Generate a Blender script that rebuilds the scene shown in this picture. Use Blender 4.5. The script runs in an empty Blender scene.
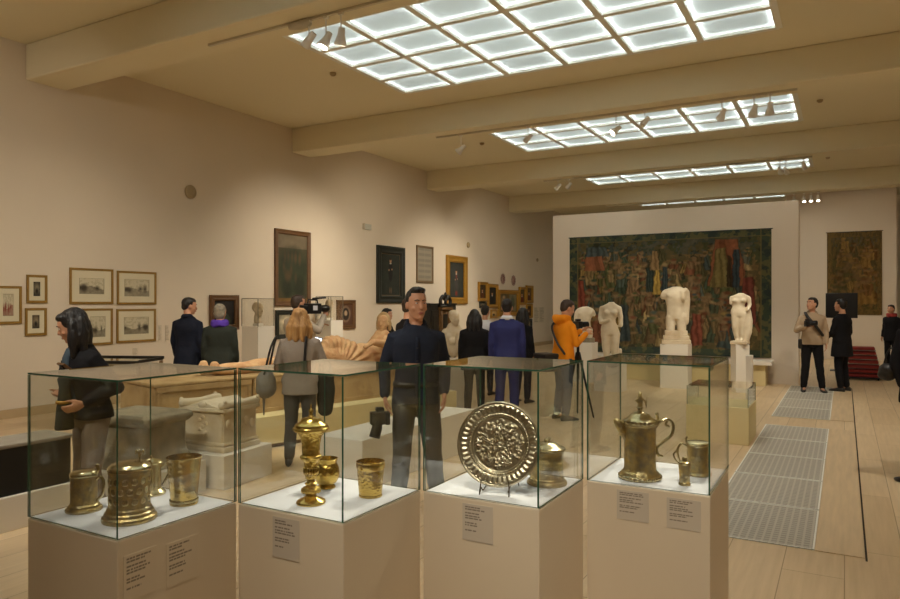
import bpy, bmesh, math, random
import numpy as np
from mathutils import Vector, Matrix, Euler, noise

random.seed(7)
SC = bpy.context.scene
COL = SC.collection
PI = math.pi
R = math.radians

# ------------------------------------------------------------------ camera geometry
FPX, CX, HY, EYE = 700.0, 450.0, 303.0, 1.65
YAW = R(29.4)
FW = Vector((-math.sin(YAW), math.cos(YAW), 0.0))
RT = Vector((math.cos(YAW), math.sin(YAW), 0.0))
UP = Vector((0, 0, 1))
EYEP = Vector((0, 0, EYE))

def ray(px, py):
    return FW + RT * ((px - CX) / FPX) + UP * ((HY - py) / FPX)
def at_depth(px, py, Z): return EYEP + ray(px, py) * Z
def on_z(px, py, z):
    d = ray(px, py); return EYEP + d * ((z - EYE) / d.z)
def on_x(px, py, X):
    d = ray(px, py); return EYEP + d * (X / d.x)
def on_y(px, py, Y):
    d = ray(px, py); return EYEP + d * (Y / d.y)
def stand(px, Z, z=0.0):
    p = at_depth(px, HY, Z); p.z = z; return p
def view_yaw(px, deg):
    """heading of a figure: 0 away from the viewer, 90 towards picture right, 180 to the viewer"""
    d = ray(px, HY); a = math.atan2(d.y, d.x) - R(deg)
    return a - PI / 2          # local +Y is the front

# ------------------------------------------------------------------ materials
def srgb(r, g, b):
    f = lambda c: (c / 255 / 12.92) if c / 255 <= 0.04045 else ((c / 255 + 0.055) / 1.055) ** 2.4
    return (f(r), f(g), f(b))

def mat(name, color, rough=0.6, metal=0.0, spec=0.5, noise_amt=0.0, noise_scale=8.0, bump=0.0, bump_scale=40.0,
        color2=None, emit=None, estr=0.0, voronoi=False, stretch=None):
    m = bpy.data.materials.new(name); m.use_nodes = True
    nt = m.node_tree; b = nt.nodes['Principled BSDF']
    b.inputs['Base Color'].default_value = (*color, 1)
    b.inputs['Roughness'].default_value = rough
    b.inputs['Metallic'].default_value = metal
    b.inputs['Specular IOR Level'].default_value = spec
    tc = nt.nodes.new('ShaderNodeTexCoord')
    mp = nt.nodes.new('ShaderNodeMapping'); nt.links.new(tc.outputs['Object'], mp.inputs['Vector'])
    if stretch: mp.inputs['Scale'].default_value = stretch
    if noise_amt or color2:
        n = nt.nodes.new('ShaderNodeTexNoise'); n.inputs['Scale'].default_value = noise_scale
        n.inputs['Detail'].default_value = 5
        nt.links.new(mp.outputs['Vector'], n.inputs['Vector'])
        r = nt.nodes.new('ShaderNodeValToRGB')
        c2 = color2 or tuple(c * (1 - noise_amt) for c in color)
        r.color_ramp.elements[0].position = 0.32; r.color_ramp.elements[0].color = (*c2, 1)
        r.color_ramp.elements[1].position = 0.68; r.color_ramp.elements[1].color = (*color, 1)
        nt.links.new(n.outputs['Fac'], r.inputs['Fac'])
        nt.links.new(r.outputs['Color'], b.inputs['Base Color'])
    if bump:
        if voronoi:
            n2 = nt.nodes.new('ShaderNodeTexVoronoi'); out = n2.outputs['Distance']
        else:
            n2 = nt.nodes.new('ShaderNodeTexNoise'); n2.inputs['Detail'].default_value = 4; out = n2.outputs['Fac']
        n2.inputs['Scale'].default_value = bump_scale
        nt.links.new(mp.outputs['Vector'], n2.inputs['Vector'])
        bp = nt.nodes.new('ShaderNodeBump'); bp.inputs['Strength'].default_value = bump
        bp.inputs['Distance'].default_value = 0.0025 if voronoi else 0.02
        nt.links.new(out, bp.inputs['Height']); nt.links.new(bp.outputs['Normal'], b.inputs['Normal'])
    if emit:
        b.inputs['Emission Color'].default_value = (*emit, 1); b.inputs['Emission Strength'].default_value = estr
    return m

def col_mat(name, rough=0.7, spec=0.3, bump=0.0, bump_scale=200):
    m = mat(name, (1, 1, 1), rough, spec=spec, bump=bump, bump_scale=bump_scale)
    nt = m.node_tree; a = nt.nodes.new('ShaderNodeAttribute'); a.attribute_name = 'Col'
    nt.links.new(a.outputs['Color'], nt.nodes['Principled BSDF'].inputs['Base Color'])
    return m

def glass_mat(name, tint, refl=1.0):
    m = bpy.data.materials.new(name); m.use_nodes = True
    nt = m.node_tree; nt.nodes.remove(nt.nodes['Principled BSDF'])
    out = nt.nodes['Material Output']
    tr = nt.nodes.new('ShaderNodeBsdfTransparent'); tr.inputs['Color'].default_value = (*tint, 1)
    gl = nt.nodes.new('ShaderNodeBsdfGlossy'); gl.inputs['Roughness'].default_value = 0.0
    gl.inputs['Color'].default_value = (refl, refl, refl, 1)
    # same Fresnel from either face of the pane: power of the facing angle
    lw = nt.nodes.new('ShaderNodeLayerWeight'); lw.inputs['Blend'].default_value = 0.5
    pw = nt.nodes.new('ShaderNodeMath'); pw.operation = 'POWER'; pw.inputs[1].default_value = 5.0
    ma = nt.nodes.new('ShaderNodeMath'); ma.operation = 'MULTIPLY_ADD'; ma.inputs[1].default_value = 0.9; ma.inputs[2].default_value = 0.036
    nt.links.new(lw.outputs['Facing'], pw.inputs[0]); nt.links.new(pw.outputs[0], ma.inputs[0])
    mx = nt.nodes.new('ShaderNodeMixShader')
    nt.links.new(ma.outputs[0], mx.inputs['Fac']); nt.links.new(tr.outputs[0], mx.inputs[1]); nt.links.new(gl.outputs[0], mx.inputs[2])
    nt.links.new(mx.outputs[0], out.inputs['Surface'])
    return m

def floor_mat():
    m = mat('pale_oak_floor', srgb(212, 188, 152), 0.42, spec=0.4)
    nt = m.node_tree; b = nt.nodes['Principled BSDF']
    tc = nt.nodes.new('ShaderNodeTexCoord')
    mp = nt.nodes.new('ShaderNodeMapping'); mp.inputs['Rotation'].default_value = (0, 0, PI / 2)
    nt.links.new(tc.outputs['Object'], mp.inputs['Vector'])
    br = nt.nodes.new('ShaderNodeTexBrick')
    br.inputs['Color1'].default_value = (*srgb(222, 198, 162), 1)
    br.inputs['Color2'].default_value = (*srgb(208, 182, 144), 1)
    br.inputs['Mortar'].default_value = (*srgb(160, 134, 98), 1)
    br.inputs['Scale'].default_value = 1.0
    br.inputs['Mortar Size'].default_value = 0.003
    br.inputs['Brick Width'].default_value = 1.6
    br.inputs['Row Height'].default_value = 0.34
    br.offset = 0.37
    nt.links.new(mp.outputs['Vector'], br.inputs['Vector'])
    mp2 = nt.nodes.new('ShaderNodeMapping'); mp2.inputs['Scale'].default_value = (14, 0.8, 1)
    nt.links.new(tc.outputs['Object'], mp2.inputs['Vector'])
    n = nt.nodes.new('ShaderNodeTexNoise'); n.inputs['Scale'].default_value = 2.0; n.inputs['Detail'].default_value = 6
    nt.links.new(mp2.outputs['Vector'], n.inputs['Vector'])
    mx = nt.nodes.new('ShaderNodeMix'); mx.data_type = 'RGBA'; mx.blend_type = 'MULTIPLY'
    mx.inputs['Factor'].default_value = 0.5
    r = nt.nodes.new('ShaderNodeValToRGB')
    r.color_ramp.elements[0].position = 0.3; r.color_ramp.elements[0].color = (0.74, 0.70, 0.64, 1)
    r.color_ramp.elements[1].position = 0.7
    nt.links.new(n.outputs['Fac'], r.inputs['Fac'])
    nt.links.new(br.outputs['Color'], mx.inputs[6]); nt.links.new(r.outputs['Color'], mx.inputs[7])
    nt.links.new(mx.outputs[2], b.inputs['Base Color'])
    return m

def grate_mat():
    m = mat('steel_grate', srgb(150, 146, 140), 0.55, metal=0.0)
    nt = m.node_tree; b = nt.nodes['Principled BSDF']
    tc = nt.nodes.new('ShaderNodeTexCoord')
    br = nt.nodes.new('ShaderNodeTexBrick'); br.offset = 0.0
    br.inputs['Color1'].default_value = (*srgb(152, 146, 134), 1); br.inputs['Color2'].default_value = (*srgb(158, 152, 140), 1)
    br.inputs['Mortar'].default_value = (*srgb(186, 180, 166), 1)
    br.inputs['Scale'].default_value = 1.0; br.inputs['Mortar Size'].default_value = 0.008
    br.inputs['Brick Width'].default_value = 0.05; br.inputs['Row Height'].default_value = 0.05
    nt.links.new(tc.outputs['Object'], br.inputs['Vector'])
    nt.links.new(br.outputs['Color'], b.inputs['Base Color'])
    bp = nt.nodes.new('ShaderNodeBump'); bp.inputs['Strength'].default_value = 0.3; bp.inputs['Distance'].default_value = 0.004
    nt.links.new(br.outputs['Fac'], bp.inputs['Height']); nt.links.new(bp.outputs['Normal'], b.inputs['Normal'])
    return m

M = {}
M['wall'] = mat('warm_white_wall', srgb(222, 208, 188), 0.9, spec=0.2, noise_amt=0.03, noise_scale=1.2)
M['ceiling'] = mat('cream_ceiling', srgb(232, 222, 194), 0.9, spec=0.2)
M['partition'] = mat('cream_partition', srgb(222, 208, 190), 0.9, spec=0.2)
M['floor'] = floor_mat()
M['board'] = mat('oak_cover_board', srgb(214, 188, 150), 0.45, noise_amt=0.16, noise_scale=2, stretch=(12, 0.8, 1))
M['gap'] = mat('dark_gap', srgb(50, 40, 28), 0.9)
M['grate'] = grate_mat()
M['base'] = mat('oak_skirting', srgb(190, 166, 128), 0.6, noise_amt=0.1, noise_scale=3)
M['light_frame'] = mat('grey_green_frame', srgb(236, 236, 228), 0.6)
M['tube'] = mat('fluorescent_tube', (1, 1, 1), emit=(0.93, 0.97, 1.0), estr=9.0)
M['coffer'] = mat('coffer_grey', srgb(96, 102, 100), 0.9)
M['track'] = mat('grey_track', srgb(205, 196, 176), 0.5)
M['lamp_body'] = mat('lamp_white_metal', srgb(236, 232, 224), 0.4)
M['lamp_glow'] = mat('lamp_glow', (1, 1, 1), emit=(1, 0.9, 0.72), estr=12.0)
M['detector'] = mat('detector_plastic', srgb(170, 150, 112), 0.6)
M['pedestal'] = mat('painted_pedestal', srgb(222, 206, 180), 0.75, spec=0.3, noise_amt=0.025, noise_scale=3)
M['white'] = mat('white_paint', srgb(246, 246, 252), 0.7, spec=0.3)
M['plinth'] = mat('white_plinth_paint', srgb(226, 219, 206), 0.75, spec=0.3)
M['cream'] = mat('cream_plinth_paint', srgb(214, 198, 150), 0.75, spec=0.3)
M['black'] = mat('black_board', srgb(26, 26, 24), 0.45)
M['stone_top'] = mat('grey_stone_slab', srgb(150, 140, 124), 0.8, noise_amt=0.15, noise_scale=9)
M['glass'] = glass_mat('case_glass', (0.955, 0.965, 0.95))
M['glass_edge'] = mat('green_glass_edge', srgb(52, 92, 72), 0.15, spec=0.6)
M['card'] = None
M['gilt'] = mat('silver_gilt', (0.66, 0.51, 0.22), 0.36, metal=1.0, bump=0.7, bump_scale=75, voronoi=True, color2=(0.36, 0.32, 0.23), noise_scale=34)
M['gilt_plain'] = mat('silver_gilt_plain', (0.66, 0.56, 0.31), 0.2, metal=1.0, color2=(0.5, 0.45, 0.3), noise_scale=22)
M['gold'] = mat('yellow_gilt', (0.68, 0.47, 0.12), 0.26, metal=1.0, bump=0.8, bump_scale=90, voronoi=True, noise_amt=0.22, noise_scale=30)
M['parcel'] = mat('parcel_gilt', (0.74, 0.52, 0.16), 0.25, metal=1.0, bump=0.6, bump_scale=60, voronoi=True, color2=(0.44, 0.37, 0.22), noise_scale=26)
M['gold_plain'] = mat('yellow_gilt_plain', (0.74, 0.53, 0.16), 0.2, metal=1.0, noise_amt=0.12, noise_scale=20)
M['silver'] = mat('silver_relief', (0.60, 0.53, 0.39), 0.3, metal=1.0, noise_amt=0.2, noise_scale=25)
M['wire'] = mat('bronze_wire', srgb(80, 66, 44), 0.4, metal=0.8)
M['terracotta'] = mat('terracotta', srgb(186, 156, 110), 0.85, noise_amt=0.0, color2=srgb(158, 126, 84), noise_scale=6, bump=0.35, bump_scale=22)
M['terracotta2'] = mat('terracotta_figure', srgb(202, 168, 122), 0.85, color2=srgb(182, 136, 94), noise_scale=9, bump=0.25, bump_scale=30)
M['greystone'] = mat('grey_tufa', srgb(152, 140, 116), 0.9, color2=srgb(118, 108, 88), noise_scale=7, bump=0.5, bump_scale=26)
M['marble'] = mat('white_marble', srgb(226, 214, 190), 0.55, color2=srgb(206, 190, 162), noise_scale=5, bump=0.1, bump_scale=40)
M['marble_old'] = mat('weathered_marble', srgb(222, 210, 186), 0.6, color2=srgb(192, 168, 132), noise_scale=4, bump=0.25, bump_scale=30)
M['skin'] = mat('skin', srgb(200, 146, 114), 0.55, noise_amt=0.06, noise_scale=20)
M['lips'] = mat('lips', srgb(160, 92, 82), 0.5)
M['eye'] = mat('eye_white', srgb(214, 206, 198), 0.3)
M['iris'] = mat('iris_dark', srgb(38, 28, 22), 0.3)
M['navy'] = mat('navy_cloth', srgb(26, 30, 44), 0.85, spec=0.2, bump=0.15, bump_scale=25)
M['navyshirt'] = mat('navy_shirt_cloth', srgb(34, 40, 56), 0.8, spec=0.25, bump=0.2, bump_scale=18)
M['blue'] = mat('royal_blue_suit', srgb(44, 48, 98), 0.75, spec=0.25, bump=0.15, bump_scale=22)
M['blackcloth'] = mat('black_cloth', srgb(24, 23, 26), 0.85, spec=0.2, bump=0.15, bump_scale=25)
M['greencoat'] = mat('dark_green_coat', srgb(44, 48, 42), 0.85, spec=0.2, bump=0.15, bump_scale=25)
M['greytop'] = mat('grey_knit', srgb(152, 140, 128), 0.9, spec=0.2, bump=0.3, bump_scale=60)
M['greyjkt'] = mat('light_grey_jacket', srgb(170, 158, 142), 0.85, spec=0.2, bump=0.15, bump_scale=25)
M['jeans'] = mat('grey_jeans', srgb(74, 72, 70), 0.9, noise_amt=0.2, noise_scale=18)
M['brownjeans'] = mat('washed_grey_trousers', srgb(128, 114, 100), 0.9, noise_amt=0.15, noise_scale=12)
M['bluejeans'] = mat('blue_jeans', srgb(64, 78, 98), 0.9, noise_amt=0.2, noise_scale=18)
M['orange'] = mat('orange_jacket', srgb(228, 138, 26), 0.8, spec=0.2, bump=0.2, bump_scale=20)
M['beige'] = mat('beige_shirt', srgb(168, 146, 120), 0.85, spec=0.2, bump=0.15, bump_scale=25)
M['teal'] = mat('slate_blue_top', srgb(66, 78, 88), 0.85, spec=0.2)
M['whitecloth'] = mat('white_cloth', srgb(216, 216, 222), 0.85, spec=0.2)
M['purple'] = mat('purple_scarf', srgb(84, 56, 158), 0.9, spec=0.2, bump=0.4, bump_scale=40)
M['leather'] = mat('black_leather', srgb(26, 24, 24), 0.45)
M['greybag'] = mat('grey_bag_leather', srgb(120, 116, 108), 0.6)
M['plastic'] = mat('black_plastic', srgb(20, 20, 22), 0.35)
M['screen'] = mat('phone_screen', (1, 1, 1), emit=(0.8, 0.9, 1.0), estr=1.4)
M['lens'] = mat('lens_glass', srgb(20, 24, 34), 0.05, spec=0.8)
M['hair_black'] = mat('black_hair', srgb(24, 20, 20), 0.5, bump=0.5, bump_scale=70, stretch=(1, 1, 0.2))
M['hair_brown'] = mat('brown_hair', srgb(58, 42, 32), 0.55, bump=0.5, bump_scale=70, stretch=(1, 1, 0.2))
M['hair_blond'] = mat('blond_hair', srgb(196, 150, 92), 0.55, color2=srgb(140, 98, 52), noise_scale=30, bump=0.6, bump_scale=60, stretch=(1, 1, 0.12))
M['hair_grey'] = mat('grey_hair', srgb(150, 140, 120), 0.6, color2=srgb(112, 104, 90), noise_scale=30, bump=0.5, bump_scale=60)
M['darkwood'] = mat('ebonised_wood', srgb(30, 27, 22), 0.4, bump=0.15, bump_scale=20)
M['wood'] = mat('brown_wood', srgb(120, 86, 48), 0.5, noise_amt=0.3, noise_scale=6, stretch=(8, 8, 1))
M['table_wood'] = mat('grey_brown_wood', srgb(148, 122, 92), 0.6, noise_amt=0.15, noise_scale=6)
M['gold_frame'] = mat('gilded_wood_frame', srgb(186, 138, 52), 0.4, metal=0.35, noise_amt=0.25, noise_scale=30)
M['thin_gold'] = mat('thin_gilt_frame', srgb(156, 120, 50), 0.45, metal=0.25, noise_amt=0.15, noise_scale=20)
M['brown_frame'] = mat('brown_wood_frame', srgb(104, 72, 40), 0.5, noise_amt=0.2, noise_scale=12)
M['black_frame'] = mat('black_green_frame', srgb(34, 38, 32), 0.45)
M['grey_frame'] = mat('grey_brown_frame', srgb(122, 100, 70), 0.5)
M['art'] = col_mat('painted_surface', 0.65)
M['print'] = col_mat('printed_paper', 0.8)
M['tapestry'] = col_mat('woven_wool', 0.95, spec=0.1, bump=0.3, bump_scale=120)
M['red'] = mat('red_upholstery', srgb(150, 44, 40), 0.8, noise_amt=0.2, noise_scale=8)
M['perspex'] = glass_mat('clear_perspex', (0.97, 0.97, 0.96), 0.9)
M['perspex_edge'] = mat('perspex_edge', srgb(110, 108, 98), 0.3)
M['signwhite'] = mat('sign_white', srgb(190, 186, 172), 0.5)
M['plate_glaze'] = col_mat('painted_ceramic', 0.35, spec=0.5)

def diffuser_mat():
    m = bpy.data.materials.new('frosted_diffuser'); m.use_nodes = True
    nt = m.node_tree; nt.nodes.remove(nt.nodes['Principled BSDF'])
    out = nt.nodes['Material Output']
    t = nt.nodes.new('ShaderNodeBsdfTranslucent'); t.inputs['Color'].default_value = (0.85, 0.88, 0.86, 1)
    d = nt.nodes.new('ShaderNodeBsdfDiffuse'); d.inputs['Color'].default_value = (0.6, 0.64, 0.6, 1)
    mx = nt.nodes.new('ShaderNodeMixShader'); mx.inputs['Fac'].default_value = 0.25
    nt.links.new(t.outputs[0], mx.inputs[1]); nt.links.new(d.outputs[0], mx.inputs[2])
    e = nt.nodes.new('ShaderNodeEmission'); e.inputs['Color'].default_value = (0.92, 0.98, 0.93, 1); e.inputs['Strength'].default_value = 0.10
    ad = nt.nodes.new('ShaderNodeAddShader')
    nt.links.new(mx.outputs[0], ad.inputs[0]); nt.links.new(e.outputs[0], ad.inputs[1])
    nt.links.new(ad.outputs[0], out.inputs['Surface'])
    return m
M['diffuser'] = diffuser_mat()

# ------------------------------------------------------------------ mesh builder
def frame_from(d):
    d = d.normalized()
    a = Vector((0, 0, 1)) if abs(d.z) < 0.9 else Vector((0, 1, 0))
    u = d.cross(a).normalized()
    return u, u.cross(d).normalized()

class MB:
    def __init__(s): s.v = []; s.f = []; s.m = []; s.c = None
    def add(s, vs, fs, mi=0):
        o = len(s.v); s.v.extend([tuple(v) for v in vs])
        for f in fs: s.f.append(tuple(i + o for i in f)); s.m.append(mi)
    def box(s, x0, x1, y0, y1, z0, z1, mi=0):
        s.add([(x0,y0,z0),(x1,y0,z0),(x1,y1,z0),(x0,y1,z0),(x0,y0,z1),(x1,y0,z1),(x1,y1,z1),(x0,y1,z1)],
              [(0,3,2,1),(4,5,6,7),(0,1,5,4),(1,2,6,5),(2,3,7,6),(3,0,4,7)], mi)
        return s
    def loft(s, rings, mi=0, cap=True, closed=False):
        n = len(rings[0]); o = len(s.v)
        for r in rings: s.v.extend([tuple(p) for p in r])
        k = len(rings)
        for i in range(k if closed else k - 1):
            a = o + i * n; b = o + ((i + 1) % k) * n
            for j in range(n):
                s.f.append((a + j, a + (j + 1) % n, b + (j + 1) % n, b + j)); s.m.append(mi)
        if cap and not closed:
            s.f.append(tuple(o + j for j in reversed(range(n)))); s.m.append(mi)
            s.f.append(tuple(o + (k - 1) * n + j for j in range(n))); s.m.append(mi)
        return s
    def tube(s, pts, rad, seg=10, mi=0, flat=None):
        """rounded tube; flat=(axis vector, factor) squeezes the section along an axis"""
        pts = [Vector(p) for p in pts]
        if not hasattr(rad, '__len__'): rad = [rad] * len(pts)
        d0 = (pts[1] - pts[0]).normalized(); d1 = (pts[-1] - pts[-2]).normalized()
        P = [pts[0] - d0 * rad[0] * .92, pts[0] - d0 * rad[0] * .6] + pts + [pts[-1] + d1 * rad[-1] * .6, pts[-1] + d1 * rad[-1] * .92]
        Q = [rad[0] * .38, rad[0] * .8] + list(rad) + [rad[-1] * .8, rad[-1] * .38]
        u, w = frame_from(P[1] - P[0]); rings = []
        prev = (P[1] - P[0]).normalized()
        for i, p in enumerate(P):
            d = (P[min(i + 1, len(P) - 1)] - P[max(i - 1, 0)])
            d = d.normalized() if d.length > 1e-9 else prev
            q = prev.rotation_difference(d); u = q @ u; w = q @ w; prev = d
            ring = []
            for j in range(seg):
                a = 2 * PI * j / seg
                off = (u * math.cos(a) + w * math.sin(a)) * Q[i]
                if flat:
                    fa = flat[0]; off = off - fa * (off.dot(fa)) * (1 - flat[1])
                ring.append(p + off)
            rings.append(ring)
        return s.loft(rings, mi)
    def ball(s, c, r, seg=12, rings=8, mi=0, rot=None):
        c = Vector(c)
        if not hasattr(r, '__len__'): r = (r, r, r)
        R_ = []
        for i in range(1, rings):
            t = PI * i / rings
            ring = []
            for j in range(seg):
                a = 2 * PI * j / seg
                v = Vector((r[0] * math.sin(t) * math.cos(a), r[1] * math.sin(t) * math.sin(a), -r[2] * math.cos(t)))
                if rot: v = rot @ v
                ring.append(c + v)
            R_.append(ring)
        return s.loft(R_, mi)
    def lathe(s, prof, seg=40, c=(0, 0, 0), mi=0, lobes=0, amp=0.0, lz=None, cap=True):
        rings = []
        for (r, z) in prof:
            ring = []
            for j in range(seg):
                a = 2 * PI * j / seg
                rr = r
                if lobes and (lz is None or lz[0] <= z <= lz[1]): rr = r * (1 + amp * abs(math.sin(a * lobes / 2)) - amp * .5)
                ring.append((c[0] + rr * math.cos(a), c[1] + rr * math.sin(a), c[2] + z))
            rings.append(ring)
        return s.loft(rings, mi, cap=cap)
    def mesh(s, name, mats, smooth=False):
        me = bpy.data.meshes.new(name)
        me.from_pydata(s.v, [], s.f)
        for m in mats: me.materials.append(m)
        me.polygons.foreach_set('material_index', s.m)
        if smooth: me.polygons.foreach_set('use_smooth', [True] * len(s.f))
        me.update()
        return me
    def build(s, name, mats, parent=None, smooth=False, bevel=0.0, auto=None):
        if not isinstance(mats, (list, tuple)): mats = [mats]
        o = bpy.data.objects.new(name, s.mesh(name, mats, smooth or auto is not None))
        COL.objects.link(o)
        if parent: o.parent = parent
        if auto is not None: sharp(o.data, auto)
        if bevel:
            b = o.modifiers.new('edge', 'BEVEL'); b.width = bevel; b.segments = 2; b.limit_method = 'ANGLE'
        return o

def sharp(me, deg):
    bm = bmesh.new(); bm.from_mesh(me)
    for e in bm.edges:
        if len(e.link_faces) == 2 and e.calc_face_angle(0) > R(deg): e.smooth = False
    bm.to_mesh(me); bm.free()

def tag(o, label=None, cat=None, group=None, kind=None):
    if label: o['label'] = label
    if cat: o['category'] = cat
    if group: o['group'] = group
    if kind: o['kind'] = kind
    return o
def thing(name, label, cat, loc=(0, 0, 0), rz=0.0, group=None):
    o = bpy.data.objects.new(name, None); COL.objects.link(o)
    o.location = loc; o.rotation_euler = (0, 0, rz); o.empty_display_size = 0.1
    return tag(o, label, cat, group)
def struct(name, mb, m, bevel=0.0):
    return tag(mb.build(name, m, bevel=bevel), kind='structure')

def remeshed(mb, name, m, parent, voxel=0.012, smooth=4, wob=0.0, wfreq=9.0, fold=None):
    if not isinstance(m, (list, tuple)): m = [m]
    tmp = mb.build('tmp', m)
    r = tmp.modifiers.new('r', 'REMESH'); r.mode = 'VOXEL'; r.voxel_size = voxel; r.use_smooth_shade = True
    if smooth:
        k = tmp.modifiers.new('s', 'SMOOTH'); k.iterations = smooth; k.factor = 0.5
    dg = bpy.context.evaluated_depsgraph_get()
    me = bpy.data.meshes.new_from_object(tmp.evaluated_get(dg))
    old = tmp.data
    bpy.data.objects.remove(tmp); bpy.data.meshes.remove(old)
    me.name = name
    if wob or fold:
        n = len(me.vertices); co = np.empty(n * 3, np.float32); no = np.empty(n * 3, np.float32)
        me.vertices.foreach_get('co', co); me.vertices.foreach_get('normal', no)
        co = co.reshape(-1, 3); no = no.reshape(-1, 3)
        amt = np.array([noise.noise(Vector((c[0] * wfreq, c[1] * wfreq, c[2] * wfreq))) for c in co]) * wob if wob else np.zeros(n)
        if fold: amt = amt + fold(co)
        co = co + no * amt[:, None]
        me.vertices.foreach_set('co', co.astype(np.float32).ravel())
    me.materials.clear()
    for k in m: me.materials.append(k)
    me.polygons.foreach_set('use_smooth', [True] * len(me.polygons))
    me.update()
    o = bpy.data.objects.new(name, me); COL.objects.link(o)
    if parent: o.parent = parent
    return o

def head_shapes(mb, c, s=1.0, yaw=0.0, pitch=0.0, hair=True, neck=True):
    c = Vector(c); rot = Matrix.Rotation(yaw, 3, 'Z') @ Matrix.Rotation(pitch, 3, 'X')
    T = lambda p: c + rot @ (Vector(p) * s)
    prof = [(-.115, .050, .026, .028), (-.10, .042, .040, .046), (-.07, .030, .055, .066), (-.03, .018, .065, .084), (.01, .008, .071, .094), (.05, .002, .074, .098), (.085, -.004, .066, .086), (.11, -.006, .046, .060), (.122, -.006, .018, .024)]
    rings = []
    for (z, yo, rx, ry) in prof: rings.append([T((rx * math.cos(2 * PI * j / 20), yo + ry * math.sin(2 * PI * j / 20), z)) for j in range(20)])
    mb.loft(rings)
    mb.tube([T((0, .094, .022)), T((0, .110, -.010)), T((0, .116, -.026))], [.009 * s, .012 * s, .015 * s], 8)
    mb.ball(T((0, .098, -.062)), (.024 * s, .014 * s, .010 * s), 10, 6, rot=rot)
    mb.ball(T((0, .085, -.100)), (.024 * s, .018 * s, .016 * s), 10, 6, rot=rot)
    for k_ in (-1, 1):
        mb.ball(T((k_ * .076, -.004, -.008)), (.012 * s, .020 * s, .032 * s), 10, 6, rot=rot)
        mb.ball(T((k_ * .028, .088, .034)), (.026 * s, .014 * s, .009 * s), 10, 6, rot=rot)
        mb.ball(T((k_ * .042, .066, -.030)), (.022 * s, .022 * s, .022 * s), 10, 6, rot=rot)
    if neck: mb.tube([T((0, -.012, -.09)), T((0, -.02, -.20))], [.052 * s, .058 * s], 14)
    return T

# ------------------------------------------------------------------ painted grids
def vnoise(nx, ny, gx, gy, rng):
    g = rng.random((gy + 2, gx + 2))
    x = np.linspace(0, gx, nx); y = np.linspace(0, gy, ny)
    xi = np.minimum(x.astype(int), gx); yi = np.minimum(y.astype(int), gy)
    fx = (x - xi); fy = (y - yi); fx = fx * fx * (3 - 2 * fx); fy = fy * fy * (3 - 2 * fy)
    a = g[np.ix_(yi, xi)]; b = g[np.ix_(yi, xi + 1)]; c = g[np.ix_(yi + 1, xi)]; d = g[np.ix_(yi + 1, xi + 1)]
    return (a * (1 - fx) + b * fx) * (1 - fy)[:, None] + (c * (1 - fx) + d * fx) * fy[:, None]
def fbm(nx, ny, gx, gy, rng, o=4):
    t = 0; w = 0.5; s = 0
    for k in range(o):
        t = t + w * vnoise(nx, ny, gx * 2 ** k, gy * 2 ** k, rng); s += w; w *= .55
    return t / s

class Paint:
    """a colour field u,v in 0..1 (v up) painted with soft shapes"""
    def __init__(s, nx, ny, base, seed=0, asp=1.0):
        s.nx, s.ny = nx, ny; s.rng = np.random.default_rng(seed)
        s.u, s.v = np.meshgrid(np.linspace(0, 1, nx), np.linspace(0, 1, ny))
        s.a = np.empty((ny, nx, 3)); s.a[:] = base; s.asp = asp
    def mix(s, mask, c):
        mask = np.clip(mask, 0, 1)[..., None]; s.a = s.a * (1 - mask) + np.asarray(c) * mask; return s
    def ell(s, cx, cy, rx, ry, c, soft=.25, rot=0.0, k=1.0):
        x = (s.u - cx) * s.asp; y = s.v - cy
        X = x * math.cos(rot) + y * math.sin(rot); Y = -x * math.sin(rot) + y * math.cos(rot)
        d = np.sqrt((X / (rx * s.asp)) ** 2 + (Y / ry) ** 2)
        return s.mix((1 + soft - d) / (2 * soft) * k, c)
    def rect(s, x0, y0, x1, y1, c, k=1.0):
        return s.mix(((s.u >= x0) & (s.u <= x1) & (s.v >= y0) & (s.v <= y1)) * k, c)
    def grain(s, gx, gy, amt):
        n = fbm(s.nx, s.ny, gx, gy, s.rng); s.a = s.a * (1 + amt * (n[..., None] - .5) * 2); return s
    def grid(s, name, W, H, m, parent, y=0.0, thick=0.004, z0=0.0, wave=None):
        """panel in the local XZ plane facing -Y, bottom at z0, centred in x"""
        nx, ny = s.nx, s.ny
        xs = (s.u - .5) * W; zs = s.v * H + z0; ys = np.full_like(xs, y)
        if wave is not None: ys = ys - wave(s.u, s.v)
        co = np.stack([xs, ys, zs], -1).reshape(-1, 3)
        idx = np.arange(nx * ny).reshape(ny, nx)
        fs = np.stack([idx[:-1, :-1], idx[:-1, 1:], idx[1:, 1:], idx[1:, :-1]], -1).reshape(-1, 4)
        n = len(co); back = co.copy(); back[:, 1] = y + thick
        rim = np.concatenate([idx[0, :], idx[1:, -1], idx[-1, -2::-1], idx[-2:0:-1, 0]])
        nxt = np.roll(rim, -1)
        side = np.stack([nxt, rim, rim + n, nxt + n], -1)
        fb = fs[:, ::-1] + n
        V = np.concatenate([co, back]); F = np.concatenate([fs, side, fb])
        me = bpy.data.meshes.new(name); me.from_pydata(V.tolist(), [], F.tolist())
        a = me.color_attributes.new('Col', 'FLOAT_COLOR', 'POINT')
        c = np.ones((2 * n, 4), np.float32); c[:n, :3] = np.clip(s.a, 0, 1).reshape(-1, 3); c[n:, :3] = c[:n, :3]
        a.data.foreach_set('color', c.ravel())
        me.materials.append(m); me.update()
        o = bpy.data.objects.new(name, me); COL.objects.link(o)
        if parent: o.parent = parent
        return o

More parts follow.
